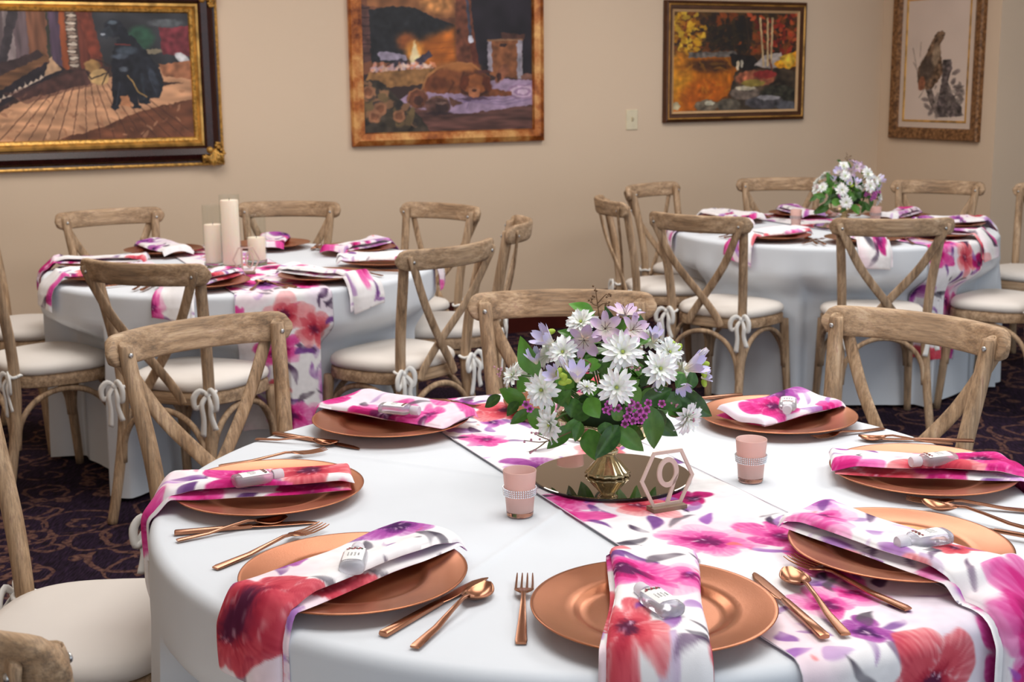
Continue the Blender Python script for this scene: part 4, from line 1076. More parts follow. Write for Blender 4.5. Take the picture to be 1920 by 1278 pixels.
# table nine : every piece where it lies
ZP = TZ + .018
SET = {
 'front': dict(pc=(.186, 1.688), nap=((1219, 1048), (1236, 1272), .47, .128), uv=uv_at(0, .14, -.045),
   fork=((985, 1073), (976, 1218)), knife=((1411, 1080), (1546, 1203)), spoon=((1476, 1081), (1586, 1199)), bot=((1238, 1143), (1192, 1112)), w='beside the mid-runner edge, square to the camera side'),
 'bl': dict(pc=(-.233, 1.835), nap=((822, 1006), (470, 1140), .445, .128), uv=uv_at(2, .37, .0),
   fork=((617, 985), (393, 1068)), knife=((912, 1081), (718, 1190)), spoon=((914, 1101), (777, 1214)), bot=((664, 1064), (676, 1026))),
 'rf': dict(pc=(.582, 1.917), nap=((1508, 978), (1850, 1092), .50, .135), uv=uv_at(4, .40, .01),
   fork=((1474, 1054), (1709, 1152)), spoon=((1730, 952), (1960, 1007)), knife=((1760, 984), (1990, 1024)), bot=((1740, 1021), (1688, 1029))),
 'l': dict(pc=(-.429, 2.253), nap=((660, 900), (352, 920), .50, .128), uv=uv_at(2, .07, -.01, 1),
   fork=((612, 846), (411, 873)), knife=((597, 977), (327, 999)), spoon=((538, 974), (332, 1013)), bot=((474, 908), (522, 900))),
 'tl': dict(pc=(-.255, 2.717), nap=((866, 800), (640, 765), .46, .135), uv=(.52, .80),
   fork=((898, 768), (748, 742)), knife=((676, 840), (514, 812)), spoon=((616, 832), (498, 824)), bot=((742, 775), (784, 779))),
 'tr': dict(pc=(.559, 2.731), nap=((1392, 796), (1560, 750), .44, .128), uv=uv_at(0, .10, .01, 2),
   fork=((1533, 822), (1650, 803)), knife=((1248, 754), (1374, 741)), spoon=((1262, 760), (1350, 745)), bot=((1477, 766), (1474, 790))),
 'r': dict(pc=(.741, 2.321), nap=((1556, 870), (1880, 884), .46, .135), uv=uv_at(4, .27, .0, 1),
   fork=((1686, 939), (1981, 962)), spoon=((1610, 822), (1785, 832)), knife=((1640, 822), (1800, 826)), bot=((1757, 871), (1712, 876))),
}
WHO = {'front': 'at the seat facing the number nine sign', 'bl': 'with a coral poppy napkin hanging off the table', 'rf': 'lying partly on the floral runner', 'l': 'by the wide white chair seat',
       'tl': 'before the chair that backs onto the candle table', 'tr': 'before the chair that backs onto the corner table', 'r': 'beside the votive away from the runner'}
SIDE = {'front': 'at the seat facing the number nine sign', 'bl': 'next to the coral poppy napkin', 'rf': 'next to the place on the runner', 'l': 'beside the wide white chair seat', 'tl': 'by the chair that backs onto the candle table', 'tr': 'by the chair that backs onto the corner table', 'r': 'by the place beyond the lone votive'}
for n, (k, d) in enumerate(SET.items()):
    pc = d['pc']
    tag(obj('charger_plate', ME_CHARGER, M_COPPER, None, (pc[0], pc[1], TZ + (.0062 if k in ('rf', 'front', 'tl') else .001)), (0, 0, n)), 'round copper charger plate ' + WHO[k], 'plate', 'chargers on table nine')
    a_, b_, L, W_ = d['nap']
    napkin(TA, pc, un(*a_, TZ + .02), un(*b_, TZ + .02), L, W_, .0025, d['uv'], 'folded floral napkin on the copper charger ' + SIDE[k], 'napkins on table nine', n + 2, .0066 if k in ('rf', 'front', 'tl') else .0016, .017 if k == 'rf' else 0.0)
    for kind in ('fork', 'knife', 'spoon'):
        z = TZ + (.0075 if (k in ('rf', 'front') and kind != 'fork') or k == 'rf' else .0012)
        cutlery(kind, un(*d[kind][0], TZ + .004), un(*d[kind][1], TZ + .004), 'copper %s %s' % (kind, SIDE[k]), PLURAL[kind] + ' on table nine', z)
    bp, bc = d['bot']
    zz = TZ + .0385 + (.0066 if k in ('rf', 'front', 'tl') else .0016)
    bottle(un(*bp, zz) , un(*bc, zz), 'small clear gel bottle on the napkin ' + SIDE[k], 'bottles on table nine', tilt=0.0)
# the eighth place, behind the flowers
pc = (.145, 2.852)
tag(obj('charger_plate', ME_CHARGER, M_COPPER, None, (pc[0], pc[1], TZ + .0062), (0, 0, 1)), 'copper charger plate mostly hidden behind the flower bowl', 'plate', 'chargers on table nine')
napkin(TA, pc, (.15, 2.70), (.15, 3.0), .40, .13, .004, (.4, .1), 'folded floral napkin hidden behind the flower bowl', 'napkins on table nine', 3, .004, .006)

# the two tables behind
def setting(tb, ang, tname, seed, gap, look, twist=0.0, hang=.46, cut=('fork', 'knife', 'spoon')):
    a = math.radians(ang); d = np.array((math.cos(a), math.sin(a))); pr = np.array((-d[1], d[0])); pc = tb.c + d * .565
    tag(obj('charger_plate', ME_CHARGER, M_COPPER, None, (pc[0], pc[1], TZ + .006), (0, 0, seed)), 'copper charger plate on the %s, %s' % (tname, look), 'plate', 'chargers on the ' + tname)
    ca, sa = math.cos(twist), math.sin(twist); dn = np.array((d[0] * ca - d[1] * sa, d[0] * sa + d[1] * ca))
    napkin(tb, pc, pc - dn * (.165 + gap), pc + dn * .1, hang, .13, .0045, (seed * .37, seed * .61), 'folded floral napkin on the %s, %s' % (tname, look), 'napkins on the ' + tname, seed, .0066, .013)
    for kind, off in (('fork', .195), ('knife', -.19), ('spoon', -.222)):
        if kind not in cut: continue
        m = pc + pr * off; t = m - d * .1; h = m + d * .1
        cutlery(kind, t, h, 'copper %s on the %s, %s' % (kind, tname, look), '%s on the %s' % (PLURAL[kind], tname), TZ + .006)
for n, (ang, look, tw) in enumerate(((180, 'toward the seat under the black dog painting', .1), (137, 'before the chair under the black dog painting', -.2), (88, 'before the chair behind the candles', .15), (43, 'before the chair under the fireplace painting', .3), (-4, 'before the chair seen edge-on', .2), (-48, 'between the runner drop and the edge-on chair', .25), (-93, 'between the runner drop and the back-turned chair', -.25), (-141, 'before the cushion with the bow', -.1))):
    setting(TB, ang, 'candle table', n + 11, .02, look, tw)
for n, (ang, look, tw) in enumerate(((180, 'before the chair seen edge-on', .1), (138, 'before the chair below the light switch', -.2), (93, 'behind the flowers', .15), (42, 'before the chair below the hawk picture', .2), (0, 'before the chair by the wall jog', .2), (-44, 'over the seat with no back showing', .1), (-90, 'beside the runner drop', -.05), (-130, 'before the back-turned chair with ties', -.3))):
    setting(TC, ang, 'corner table', n + 31, .02, look, tw)

# ------------------------------------------------------------------ centrepieces
def petal_mat(name, c_in, c_out, rough=.55, sub=.25):
    t = NT(name)
    a = t.n('ShaderNodeAttribute', attribute_name='Col'); sp = t.n('ShaderNodeSeparateColor'); t.l(a.outputs['Color'], sp.inputs[0])
    nz = t.noise(t.coord(), 6, 3)
    f = t.math('ADD', sp.outputs[0], t.math('MULTIPLY', t.math('SUBTRACT', nz, .5), .35))
    t.base(t.ramp(f, [(0.0, s2l(c_in)), (0.75, s2l(c_out))])); t.set(Roughness=rough, Subsurface_Weight=sub, Subsurface_Scale=.01)
    return t.m
M_DAISY = petal_mat('white_petals', (226, 232, 206), (246, 246, 246))
M_DISC = plain('green_flower_eye', (170, 186, 90), .7, var=.2, vscale=200)
M_LILAC = petal_mat('mauve_lily_petals', (236, 226, 206), (204, 176, 206)); M_STAMEN = plain('dark_stamens', (92, 44, 60), .6)
M_FREESIA = petal_mat('pale_lilac_freesia', (240, 232, 196), (206, 198, 232)); M_FREEW = petal_mat('white_freesia', (232, 222, 150), (238, 232, 242)); M_WAX = petal_mat('magenta_waxflower', (110, 24, 84), (208, 92, 190)); M_BUD = plain('lime_buds', (158, 186, 60), .5, var=.15); M_TWIG = plain('brown_twig', (112, 84, 56), .7); M_STEM = plain('green_stem', (70, 104, 46), .6); M_PINKBUD = plain('pink_bud', (196, 140, 160), .6)
def leaf_mat(name, c1, c2):
    t = NT(name); a = t.n('ShaderNodeAttribute', attribute_name='Col'); sp = t.n('ShaderNodeSeparateColor'); t.l(a.outputs['Color'], sp.inputs[0])
    oi = t.n('ShaderNodeObjectInfo'); nz = t.noise(t.coord(), 5, 3)
    f = t.math('ADD', t.math('MULTIPLY', oi.outputs['Random'], .6), t.math('MULTIPLY', nz, .4))
    t.base(t.mix(t.math('MULTIPLY', sp.outputs[0], .16), t.ramp(f, [(.15, s2l(c1)), (.85, s2l(c2))]), s2l((120, 160, 84)))); t.set(Roughness=.32, Specular_IOR_Level=.45)
    return t.m
M_LEAF = leaf_mat('glossy_green_leaf', (26, 64, 22), (92, 150, 54))
def fold_grid(name, nu, nv, fn, shade):
    V = np.zeros((nu, nv, 3)); C = np.zeros((nu, nv, 3))
    for i in range(nu):
        for j in range(nv):
            u = i / (nu - 1); q = -1 + 2 * j / (nv - 1); V[i, j] = fn(u, q); C[i, j] = shade(u, q)
    return V, C
def leaf_me(bend, name):
    V, C = fold_grid(name, 13, 7, lambda u, q: (u, q * .5 * (math.sin(math.pi * u ** .82) ** .85) * (1 - .12 * u), -bend * u * u + .10 * abs(q) * math.sin(math.pi * u) - .02 * math.sin(9 * u) * abs(q)), lambda u, q: (1.0 if abs(q) < .1 else 0, 0, 0))
    return gridmesh(name, V, C)
LEAVES = [leaf_me(.14, 'leaf_a'), leaf_me(.34, 'leaf_b'), leaf_me(.02, 'leaf_c')]
def join_petals(name, specs, nu=7, nv=5):
    """specs: (angle, length, width, base r, rise, droop, twist)"""
    vs, fs, cs = [], [], []
    for an, L, W_, r0, rise, droop, tw in specs:
        o = len(vs); ca, sa = math.cos(an), math.sin(an)
        for i in range(nu):
            u = i / (nu - 1)
            for j in range(nv):
                q = -1 + 2 * j / (nv - 1)
                hw = W_ * (math.sin(math.pi * (u * .86 + .07)) ** .7) * (1 if u < .93 else .8)
                x = r0 + u * L * (1 - .06 * (u > .9) * (1 - abs(q))); y = q * hw; z = rise * u - droop * u * u + .16 * W_ * 2 * q * q + tw * q * u * W_
                vs.append((x * ca - y * sa, x * sa + y * ca, z)); cs.append(min(1, u * 1.25))
        for i in range(nu - 1):
            for j in range(nv - 1): fs.append((o + i * nv + j, o + (i + 1) * nv + j, o + (i + 1) * nv + j + 1, o + i * nv + j + 1))
    me = pymesh(name, vs, fs); ca_ = me.color_attributes.new('Col', 'FLOAT_COLOR', 'POINT')
    ca_.data.foreach_set('color', np.stack([np.array(cs)] * 3 + [np.ones(len(cs))], -1).astype(np.float32).reshape(-1))
    return me
rr = random.Random(4)
DAISY = []
for v in range(3):
    o_ = [(2 * math.pi * k / 16 + rr.uniform(-.09, .09), .86 * rr.uniform(.86, 1.1), .15 * rr.uniform(.85, 1.1), .12, .16 + rr.uniform(-.06, .1), .16 + rr.uniform(-.05, .12), rr.uniform(-.6, .6)) for k in range(16)]
    m_ = [(2 * math.pi * k / 11 + rr.uniform(-.13, .13), .64 * rr.uniform(.88, 1.08), .12, .10, .34 + rr.uniform(-.05, .1), .14, rr.uniform(-.6, .6)) for k in range(11)]
    i_ = [(2 * math.pi * k / 7 + rr.uniform(-.15, .15), .40 * rr.uniform(.85, 1.1), .10, .06, .40 + rr.uniform(-.05, .12), .02, rr.uniform(-.5, .5)) for k in range(7)]
    DAISY.append([('outer_petals', join_petals('outer_petals', o_)), ('middle_petals', join_petals('middle_petals', m_)), ('inner_petals', join_petals('inner_petals', i_))])
mb = MB(); mb.sphere((0, 0, .10), .085, 12, 6, (1, 1, .7)); ME_DISC = mb.mesh('flower_eye')
LILY = [join_petals('tepals', [(2 * math.pi * k / 6 + .1, .95, .30 if k % 2 else .22, .05, .85, .42, rr.uniform(-.3, .3)) for k in range(6)])]
mb = MB()
for k in range(6):
    a = k * 1.05 + .3; mb.tube([(0, 0, .1), (.16 * math.cos(a), .16 * math.sin(a), .5), (.3 * math.cos(a), .3 * math.sin(a), .72)], [.014, .012, .02], 5, 3)
ME_STAMEN = mb.mesh('stamens')
FREES = join_petals('freesia_petals', [(2 * math.pi * k / 6, .55, .24, .10, 1.25, .25, 0) for k in range(6)])
BUDM = join_petals('bud_petals', [(2 * math.pi * k / 5, .12, .26, .06, 1.5, .0, 0) for k in range(5)])
def wax_me(seed):
    return join_petals('wax_petals', [(2 * math.pi * k / 5, .62, .33, .25, .12, .05, 0) for k in range(5)], 5, 3)
WAX = wax_me(1); mb = MB(); mb.lathe([(.30, .02), (.34, .16), (.26, .2), (.2, .08), (.001, .06)], 10); WAXC = mb.mesh('wax_cup')

def orient(pos, nrm, size, spin=0.0):
    z = Vector(nrm).normalized(); x = Vector((1, .13, .02)); x = (x - z * x.dot(z)).normalized(); y = z.cross(x)
    Rm = Matrix((x, y, z)).transposed().to_4x4()
    return Matrix.Translation(pos) @ Rm @ Matrix.Rotation(spin, 4, 'Z') @ Matrix.Scale(size, 4)

VB = Vector((.172, 2.338, TZ + .0105))
def vase(loc, label):
    t = thing('glass_compote_vase', loc, 0, label, 'vase', 'glass vases')
    nf = 14
    mb = MB(); mb.lathe([(.0005, .0006), (.038, .0006), (.0405, .003), (.0395, .006), (.036, .009), (.026, .021), (.015, .034), (.0125, .038)], 56, flute=lambda j, a: .05 * math.cos(nf * a) if 1 <= j <= 5 else .02 * math.cos(nf * a)); obj('foot', mb.mesh('foot'), M_MERC, t)
    mb = MB(); mb.lathe([(.0125, .037), (.017, .040), (.0185, .044), (.0165, .048), (.012, .051), (.0125, .056), (.017, .060)], 40, flute=lambda j, a: .06 * math.cos(10 * a)); obj('stem', mb.mesh('stem'), M_MERC, t)
    mb = MB(); mb.lathe([(.0005, .058), (.03, .060), (.055, .066), (.076, .078), (.086, .092), (.090, .106), (.093, .110), (.090, .111), (.084, .100), (.070, .080), (.045, .070), (.0005, .066)], 64, flute=lambda j, a: .035 * math.cos(20 * a) if 2 <= j <= 6 else 0); obj('bowl', mb.mesh('bowl'), M_MERC, t)
    return t
t = NT('champagne_mercury_glass'); t.base(s2l((224, 206, 166))); t.set(Roughness=.09, Metallic=.55, Transmission_Weight=.5, IOR=1.45); M_MERC = t.m

def arrangement(label):
    root = thing('flower_arrangement', VB, 0, label, 'flowers', 'bowl flower arrangements')
    Cc = Vector((-.005, 0, .155)); rd = random.Random(12)
    def P(cx, cy, dy):          # crop coordinates of the bouquet, dy = metres nearer than the stem
        return unY(860 + cx / 2.6615, 520 + cy / 2.6615, VB.y - dy) - VB
    cam_l = Vector((0, 0, CAM_H)) - VB
    def nrm(p, k=.8):
        a = (p - Cc).normalized(); b = (cam_l - p).normalized(); return (a * 1.0 + b * k).normalized()
    def put(nm, me, m, M, par=root):
        o = obj(nm, me, m, par); o.matrix_basis = M; return o
    def leaf(b, tp, w, d, var=None, flip=False):
        pb, pt = P(*b, d[0]), P(*tp, d[1]); leafw(pb, pt, w, var)
    def leafw(pb, pt, w, var=None, nh=None):
        x = pt - pb; L = x.length; x.normalize(); n = nh or nrm((pb + pt) / 2, .9); n = (n - x * n.dot(x)).normalized(); y = n.cross(x)
        M = Matrix((x, y, n)).transposed().to_4x4(); S = Matrix.Diagonal((L, w, L * .8, 1))
        put('leaf', LEAVES[rd.randrange(3) if var is None else var], M_LEAF, Matrix.Translation(pb) @ M @ S)
    for b, tp, w, d in (((395, 490), (292, 318), .042, (.05, .06)), ((680, 205), (578, 118), .034, (.0, .02)), ((650, 755), (682, 912), .042, (.10, .135)), ((800, 735), (682, 905), .036, (.12, .15)),
        ((790, 745), (924, 868), .036, (.11, .12)), ((815, 740), (930, 815), .032, (.10, .10)), ((955, 640), (985, 862), .042, (.10, .10)), ((965, 655), (1032, 790), .036, (.09, .08)), ((912, 622), (1075, 555), .034, (.12, .10)),
        ((905, 622), (808, 545), .040, (.15, .17)), ((1055, 575), (1295, 690), .042, (.08, .07)), ((1060, 590), (1225, 590), .030, (.08, .06)), ((1150, 560), (1170, 455), .032, (.03, .02)), ((810, 715), (770, 645), .022, (.15, .16)),
        ((560, 690), (690, 640), .034, (.10, .13)), ((505, 640), (560, 560), .026, (.10, .12)), ((340, 620), (192, 560), .034, (.03, .0)), ((210, 590), (128, 648), .022, (.02, .0)), ((300, 620), (235, 690), .022, (.03, .03)), ((360, 660), (255, 732), .022, (.06, .05)),
        ((340, 690), (470, 720), .040, (.07, .09)), ((560, 740), (440, 856), .030, (.09, .10)), ((350, 560), (285, 500), .032, (.05, .04)), ((790, 290), (840, 195), .018, (.05, .06)), ((780, 300), (735, 140), .020, (.02, .02)), ((905, 270), (915, 195), .018, (.02, .03)),
        ((600, 300), (495, 262), .020, (.02, .02)), ((700, 470), (745, 430), .030, (.10, .12)), ((580, 600), (560, 700), .034, (.11, .12)), ((700, 560), (600, 545), .030, (.12, .13)), ((940, 540), (930, 470), .030, (.09, .10)), ((1090, 470), (1118, 520), .022, (.08, .09)), ((1060, 640), (1110, 700), .034, (.07, .08)), ((470, 590), (520, 545), .030, (.10, .11)), ((610, 720), (580, 820), .022, (.10, .11)), ((880, 340), (990, 280), .014, (.06, .03)), ((1120, 480), (1090, 555), .024, (.10, .11)), ((640, 600), (700, 700), .036, (.12, .14)), ((730, 720), (740, 800), .03, (.12, .13)), ((480, 660), (420, 640), .03, (.10, .10)), ((880, 560), (850, 500), .026, (.12, .13)), ((1010, 600), (1120, 640), .036, (.10, .10)), ((680, 400), (660, 470), .03, (.10, .11)), ((540, 800), (600, 700), .03, (.09, .1))):
        leaf(b, tp, w, d)
    for k in range(46):                              # dark inner foliage and the far side
        a = rd.uniform(0, 6.28); e = rd.uniform(-.25, 1.25); rad = rd.uniform(.085, .12)
        dv = Vector((math.cos(a) * math.cos(e), math.sin(a) * math.cos(e), math.sin(e) * .85))
        pb = Cc + Vector((dv.x * rad, dv.y * rad * .9, dv.z * rad * .9)); tg = Vector((rd.uniform(-1, 1), rd.uniform(-1, 1), rd.uniform(-.6, .6))); tg = (tg - dv * tg.dot(dv)).normalized()
        leafw(pb - tg * .03, pb + tg * .035 + dv * .008, .034, None, dv)
    for k in range(9):
        a = math.pi * (.12 + .76 * k / 8); dv = Vector((math.cos(a), math.sin(a), -.1)); pb = Vector((0, 0, .115)) + dv * .07; leafw(pb, pb + dv * .075 + Vector((0, 0, -.045)), .038)
    def daisy(p, dia, n, v):
        M = orient(p, n, dia / 2, rd.uniform(0, 6.28)); d = put('daisy', ME_DISC, M_DISC, M)
        for nm, me in DAISY[v % 3]: obj(nm, me, M_DAISY, d)
        st = MB(); st.tube([tuple(p), tuple(p * .6 + Cc * .4), tuple(Vector((0, 0, .1)))], .0018, 5, 3); obj('stem', st.mesh('stem'), M_STEM, root)
    for k, (x, y, w, d) in enumerate(((610, 222, 66, .04), (818, 372, 80, .135), (520, 372, 66, .09), (415, 562, 76, .11), (788, 548, 74, .165), (1005, 455, 76, .11), (1052, 372, 64, .06), (272, 486, 58, .03), (455, 735, 72, .13), (1143, 700, 74, .09), (640, 548, 40, .14))):
        p = P(x, y, d); n = nrm(p, .75)
        if k == 8: n = Vector((-.8, -.6, -.1))
        if k == 9: n = Vector((.6, -.7, -.25))
        if k == 7: n = Vector((-.75, -.4, .5))
        if k == 10: n = Vector((.05, -.45, .9))
        daisy(p, w / 1064, n, k)
    for k in range(7):
        a = .35 + 2.45 * k / 6; e = (.2, .75, .45)[k % 3]; dv = Vector((math.cos(a) * math.cos(e), math.sin(a) * math.cos(e), math.sin(e))); daisy(Cc + Vector((dv.x * .15, dv.y * .135, dv.z * .12)), .068, dv, k)
    for x, y, w, d, n in ((735, 250, 52, .09, (.05, -.9, .35)), (880, 255, 52, .07, (.5, -.75, .4)), (625, 318, 56, .09, (-.1, -.85, -.1)), (835, 175, 60, .03, (.15, -.2, 1))):
        p = P(x, y, d); M = orient(p - Vector(n).normalized() * .012, Vector(n), w / 1064 * .62, rd.uniform(0, 6)); l = put('lily', ME_STAMEN, M_STAMEN, M); obj('tepals', LILY[0], M_LILAC, l)
    for x, y, w, d, n, m in ((470, 330, 60, .07, (-.75, -.35, .6), M_FREESIA), (500, 500, 44, .13, (-.6, -.6, .5), M_FREEW), (590, 520, 56, .14, (0, -.4, .9), M_FREESIA), (1130, 460, 62, .08, (.9, -.3, .45), M_FREESIA), (1100, 510, 44, .08, (.2, -.7, -.5), M_FREESIA), (390, 430, 44, .06, (-.3, -.3, .9), M_FREEW), (970, 320, 40, .05, (.2, -.3, .9), M_FREEW), (1210, 500, 30, .05, (.8, -.2, .2), M_FREEW), (960, 560, 30, .1, (.6, -.5, .4), M_FREESIA)):
        p = P(x, y, d); put('freesia', FREES, m, orient(p, Vector(n), w / 1064 * .62, rd.uniform(0, 6)))
    for x, y, x2, y2, w, d, m in ((455, 320, 410, 235, 26, .06, M_FREEW), (1170, 420, 1240, 358, 30, .06, M_FREEW), (545, 470, 505, 395, 22, .13, M_FREEW), (1005, 300, 1000, 225, 22, .04, M_FREEW), (415, 330, 400, 290, 20, .05, M_FREESIA)):
        a, b = P(x, y, d), P(x2, y2, d); v_ = b - a; put('freesia_bud', BUDM, m, orient(a, v_, v_.length / 1.5, 0))
    bs = [(500 + 14 * k, 470 + 16 * k, .135) for k in range(4)] + [(520, 525, .135), (1215, 440, .06), (1225, 480, .06), (1230, 430, .06), (1060, 330, .05), (1100, 350, .05), (1225, 525, .05), (460, 270, .06)]
    for x, y, d in bs:
        mb = MB(); mb.sphere((0, 0, 0), .0052, 8, 6, (1, 1, 1.6)); put('bud', mb.mesh('bud'), M_BUD, Matrix.Translation(P(x, y, d)) @ Matrix.Rotation(x, 4, 'Y'))
    for x, y in ((748, 632), (832, 606), (885, 688), (947, 626), (830, 730), (908, 712), (852, 660), (893, 640), (937, 662), (795, 652), (870, 715), (925, 690), (860, 625), (905, 665), (735, 660), (335, 632), (355, 655), (840, 695), (760, 668), (1015, 628)):
        p = P(x, y, .16 - abs(x - 850) * .00008); wf = put('waxflower', WAXC, M_STAMEN, orient(p, Vector((rd.uniform(-.4, .4), -1, rd.uniform(-.2, .5))), .0085, rd.uniform(0, 6))); obj('petals', WAX, M_WAX, wf)
    for pts, d in (([(700, 190), (690, 110), (682, 50)], .03), ([(692, 130), (735, 85), (748, 95)], .03), ([(695, 150), (720, 130), (750, 130)], .03), ([(690, 140), (668, 130), (660, 100)], .03), ([(270, 500), (220, 470), (190, 455)], .02), ([(260, 490), (215, 490), (185, 480)], .02), ([(1060, 690), (1110, 700), (1180, 715)], .09), ([(1090, 700), (1130, 680), (1165, 670)], .09), ([(560, 770), (430, 820), (325, 812)], .11), ([(450, 810), (400, 790), (372, 772)], .11), ([(440, 815), (395, 850), (350, 870)], .11), ([(600, 400), (660, 430), (640, 470)], .12), ([(1030, 620), (1060, 640), (1080, 630)], .1), ([(820, 460), (860, 445), (900, 455)], .15)):
        mb = MB(); q = [P(x, y, d) for x, y in pts]; mb.tube([tuple(v) for v in q], [.0012, .001, .0006], 5, 4); tw = obj('twig', mb.mesh('twig'), M_TWIG, root)
        mb = MB()
        for k in range(4): c = q[-1] * (1 - k * .22) + q[-2] * (k * .22); mb.sphere((c.x + rd.uniform(-.005, .005), c.y, c.z + rd.uniform(-.004, .004)), .0021, 6, 4)
        obj('twig_buds', mb.mesh('twig_buds'), M_PINKBUD if pts[0][1] > 380 else M_TWIG, tw)
    mb = MB(); mb.sphere((0, 0, .118), .078, 20, 10, (1, 1, .45)); obj('foam_block', mb.mesh('foam_block'), plain('dark_moss_foam', (38, 58, 30), .9, var=.3), root)
    return root

# mirror, vase and flowers on table nine
def mirror(loc, label):
    o = thing('mirror_tile', loc, 0, label, 'mirror', 'round mirrors')
    mb = MB(); mb.lathe([(.0005, .0005), (.1445, .0005), (.1455, .0015), (.1445, .0045)], 96); obj('backing', mb.mesh('backing'), plain('black_mirror_back', (22, 26, 24), .4), o)
    mb = MB(); mb.lathe([(.1446, .0045), (.1425, .0052), (.0005, .0052)], 96)
    t = NT('tinted_mirror'); t.base(s2l((176, 168, 158))); t.set(Metallic=1.0, Roughness=.02); obj('mirror_face', mb.mesh('mirror_face', auto=5), t.m, o)
    return o
mirror((.178, 2.335, TZ + .0058), 'round mirror under the flower bowl on the number nine table')
vase(VB + Vector((0, 0, .0004)), 'fluted gold glass compote holding flowers beside the number nine sign')
arr = arrangement('low bowl of white daisies, lilac lilies and green leaves on table nine')
P3 = Vector((1.612, 6.44, TZ + .0105))
mirror((P3.x, P3.y, TZ + .0058), 'round mirror under the flowers on the table in the wall corner')
vase(P3 + Vector((0, 0, .0004)), 'gold glass compote holding flowers on the table in the wall corner')
dup(arr, P3, .5, 'low bowl of white daisies and green leaves on the corner table')

# votive holders
t = NT('frosted_pink_glass'); t.base(s2l((252, 216, 208))); t.set(Roughness=.32, Transmission_Weight=.5, IOR=1.25, Subsurface_Weight=.0); M_PINKG = t.m
M_PINKCLEAR = glassmat('clear_pink_glass', (236, 190, 180), .04); M_WAXC = plain('ivory_wax', (238, 216, 204), .5, var=.03)
M_RHINE = plain('rhinestone', (226, 226, 232), .12, .85, .25, 900)
def votive(loc, label, group):
    o = thing('votive_holder', loc, loc[0] * 7, label, 'candle holder', group)
    mb = MB(); mb.lathe([(.0228, .0085), (.0252, .04), (.0282, .0775), (.0276, .0785), (.0266, .0775), (.0236, .04), (.0212, .010), (.0005, .0095)], 48); obj('glass_cup', mb.mesh('glass_cup'), M_PINKG, o)
    mb = MB(); mb.lathe([(.0005, .0005), (.021, .0005), (.0226, .002), (.0229, .0084), (.0005, .0084)], 48); obj('glass_base', mb.mesh('glass_base', auto=40), M_PINKCLEAR, o)
    mb = MB(); mb.lathe([(.0005, .0105), (.0208, .0108), (.0222, .034), (.0005, .0345)], 32); obj('candle', mb.mesh('candle', auto=40), M_WAXC, o)
    mb = MB()
    for r_ in range(4):
        for k in range(44):
            a = 2 * math.pi * (k + .5 * (r_ % 2) * 0) / 44; rr_ = .0252 + .0011 * r_ * .4 + .0012; mb.sphere((rr_ * math.cos(a), rr_ * math.sin(a), .0372 + r_ * .0036), .0017, 6, 4)
    obj('rhinestone_band', mb.mesh('rhinestone_band', smooth=False), M_RHINE, o)
    return o
votive((.0105, 2.140, TZ + .0015), 'pink glass votive with rhinestone band on bare white cloth beside the mirror', 'votives on table nine')
votive((.4292, 2.320, TZ + .0015), 'pink glass votive with rhinestone band standing alone by the copper charger', 'votives on table nine')
votive((.118, 2.655, TZ + .0062), 'pink glass votive behind the flower bowl, mirrored in the round mirror', 'votives on table nine')
for x, y, lb in ((1492, 425, 'on bare cloth before the back-turned chair with ties'), (1641, 419, 'on bare cloth below the hawk picture'), (1560, 408, 'on the runner against the flowers')):
    q = un(x, y, TZ); votive((q.x, q.y, TZ + .006), 'pink votive holder of the corner table, ' + lb, 'votives on the corner table')

# hexagon number signs
M_PLY = plain('pale_laser_cut_wood', (214, 190, 176), .6, var=.05); M_PLYD = plain('brown_wood_edge', (140, 118, 100), .6)
def ringpoly(mb, outer, inner, y0, y1):
    n = len(outer); vs = [(x, y, z) for y in (y0, y1) for pl in (outer, inner) for x, z in pl]; fs = []
    for i in range(n):
        j = (i + 1) % n
        fs += [(i, j, n + j, n + i), (2 * n + i, 3 * n + i, 3 * n + j, 2 * n + j), (i, 2 * n + i, 2 * n + j, j), (n + i, n + j, 3 * n + j, 3 * n + i)]
    mb.add(vs, fs)
def hexsign(loc, rz, digits, label):
    o = thing('table_number_sign', loc, rz, label, 'table number', 'table number signs')
    H6 = [(-.052, .054), (-.028, .102), (.028, .102), (.052, .054), (.028, .0065), (-.028, .0065)]
    mb = MB(); ringpoly(mb, H6, [((x) * .875, .0543 + (z - .0543) * .885) for x, z in H6], -.0016, .0016); obj('hexagon_frame', mb.mesh('hexagon_frame', smooth=False), M_PLY, o)
    for dg in digits:
        mb = MB()
        if dg[0] == 'ring':
            _, cx, cz, rx, rz_, w = dg; A = [2 * math.pi * k / 36 for k in range(36)]
            ringpoly(mb, [(cx + rx * math.cos(a), cz + rz_ * math.sin(a)) for a in A], [(cx + (rx - w) * math.cos(a), cz + (rz_ - w) * math.sin(a)) for a in A], -.0018, .0015)
            if len(digits) == 1:
                pts = [(cx + rx * .99, cz - .002), (cx - .004 + .0065, .008), (cx - .004 - .0015, .008), (cx + rx - w - .0015, cz - rz_ * .55)]
                mb.prism(pts, -.0018, .0015)
            obj('digit', mb.mesh('digit', smooth=False), M_PLY, o)
        else:
            _, cx, z0, z1, w = dg; mb.prism([(cx - w / 2, z0), (cx + w / 2, z0), (cx + w / 2, z1), (cx - w / 2, z1)], -.0018, .0015); obj('digit', mb.mesh('digit', smooth=False), M_PLY, o)
    mb = MB(); mb.box((0, 0, .0035), (.064, .026, .007)); obj('base', mb.mesh('base', smooth=False), M_PLYD, o)
    return o
hexsign((.258, 2.150, TZ + .0058), .42, [('ring', .001, .064, .0205, .0260, .0082)], 'laser-cut hexagon sign with the number 9 before the mirror')
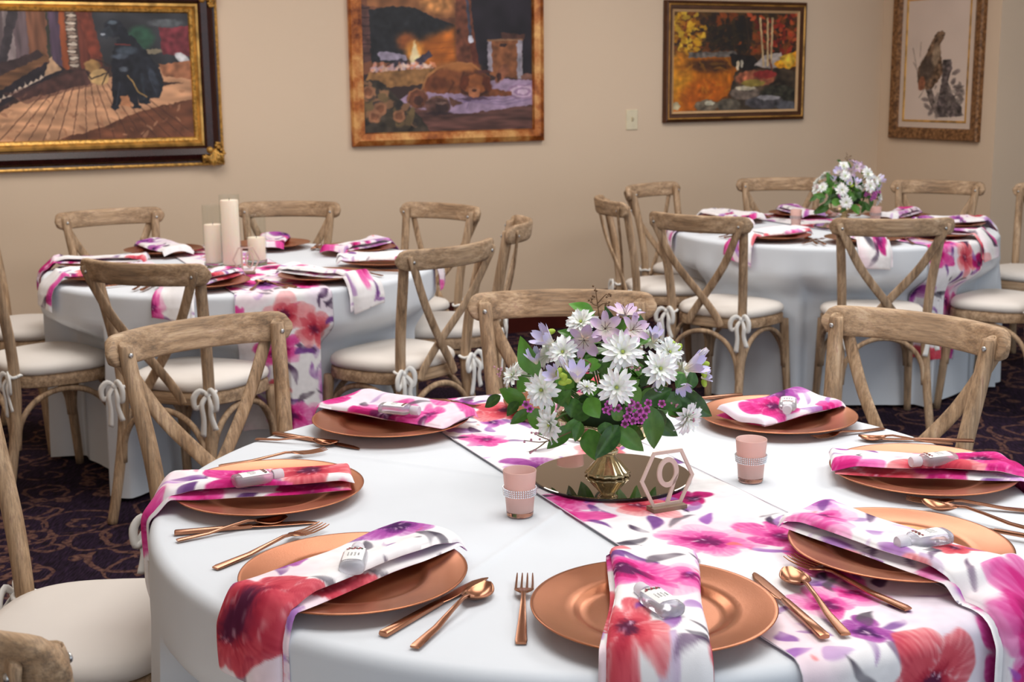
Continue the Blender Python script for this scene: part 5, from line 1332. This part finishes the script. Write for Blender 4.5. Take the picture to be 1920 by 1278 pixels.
q = un(463, 516, TZ); hexsign((q.x, q.y, TZ + .0058), .12, [('bar', -.016, .008, .10, .0075), ('ring', .012, .054, .0165, .032, .0062)], 'laser-cut hexagon sign with the number 10 before pillar candles')

# three glass cylinders with pillar candles
t = NT('thin_clear_glass'); gl = t.n('ShaderNodeBsdfGlossy'); gl.inputs['Roughness'].default_value = .03; tr = t.n('ShaderNodeBsdfTransparent'); tr.inputs[0].default_value = (.975, .985, .98, 1)
fr = t.n('ShaderNodeLayerWeight'); mx = t.n('ShaderNodeMixShader'); t.l(t.math('ADD', t.math('MULTIPLY', t.math('POWER', fr.outputs['Facing'], 5.0), .3), .02), mx.inputs[0]); t.l(tr.outputs[0], mx.inputs[1]); t.l(gl.outputs[0], mx.inputs[2])
t.t.nodes.remove(t.b); t.l(mx.outputs[0], t.t.nodes['Material Output'].inputs[0]); M_GLASS = t.m
M_PILLAR = NT('blush_pillar_wax'); M_PILLAR.base(s2l((252, 232, 214))); M_PILLAR.set(Roughness=.5, Subsurface_Weight=.3, Subsurface_Scale=.02); M_PILLAR = M_PILLAR.m
M_GRN = glassmat('thick_glass_base', (190, 206, 196), .05, 1.3); M_WICK = plain('wick', (60, 50, 44), .9)
for x, y, hg, hc, lb in ((403, 503, .243, .150, 'glass cylinder with a half-height blush candle, middle size of three'), (436, 507, .288, .250, 'tallest glass cylinder with a tall blush pillar candle'), (483, 498, .200, .090, 'shortest glass cylinder with a low blush candle')):
    q = un(x, y, TZ); o = thing('candle_cylinder', (q.x, q.y, TZ + .0062), 0, lb + ' on the table', 'candle holder', 'glass candle cylinders')
    mb = MB(); mb.lathe([(.0395, .018), (.0395, hg), (.0385, hg + .0012), (.0375, hg), (.0375, .018)], 48); obj('glass_wall', mb.mesh('glass_wall', auto=30), M_GLASS, o)
    mb = MB(); mb.lathe([(.0005, .0005), (.038, .0005), (.0395, .003), (.0395, .0175), (.0005, .0175)], 48); obj('glass_base', mb.mesh('glass_base', auto=40), M_GRN, o)
    c = thing('pillar_candle', (q.x, q.y, TZ + .0062 + .0182), 0, 'blush pillar candle inside the ' + lb.split(' with')[0] .replace('glass cylinder', 'glass cylinder' + (' of middle size' if lb.startswith('glass') else '')), 'candle', 'pillar candles')
    mb = MB(); mb.lathe([(.0005, 0), (.034, 0), (.0345, .002), (.0345, hc - .003), (.0325, hc), (.010, hc - .002), (.0005, hc - .003)], 40); obj('wax', mb.mesh('wax', auto=50), M_PILLAR, c)
    mb = MB(); mb.tube([(0, 0, hc - .004), (.001, 0, hc + .008)], .001, 6, 2); obj('wick', mb.mesh('wick'), M_WICK, c)
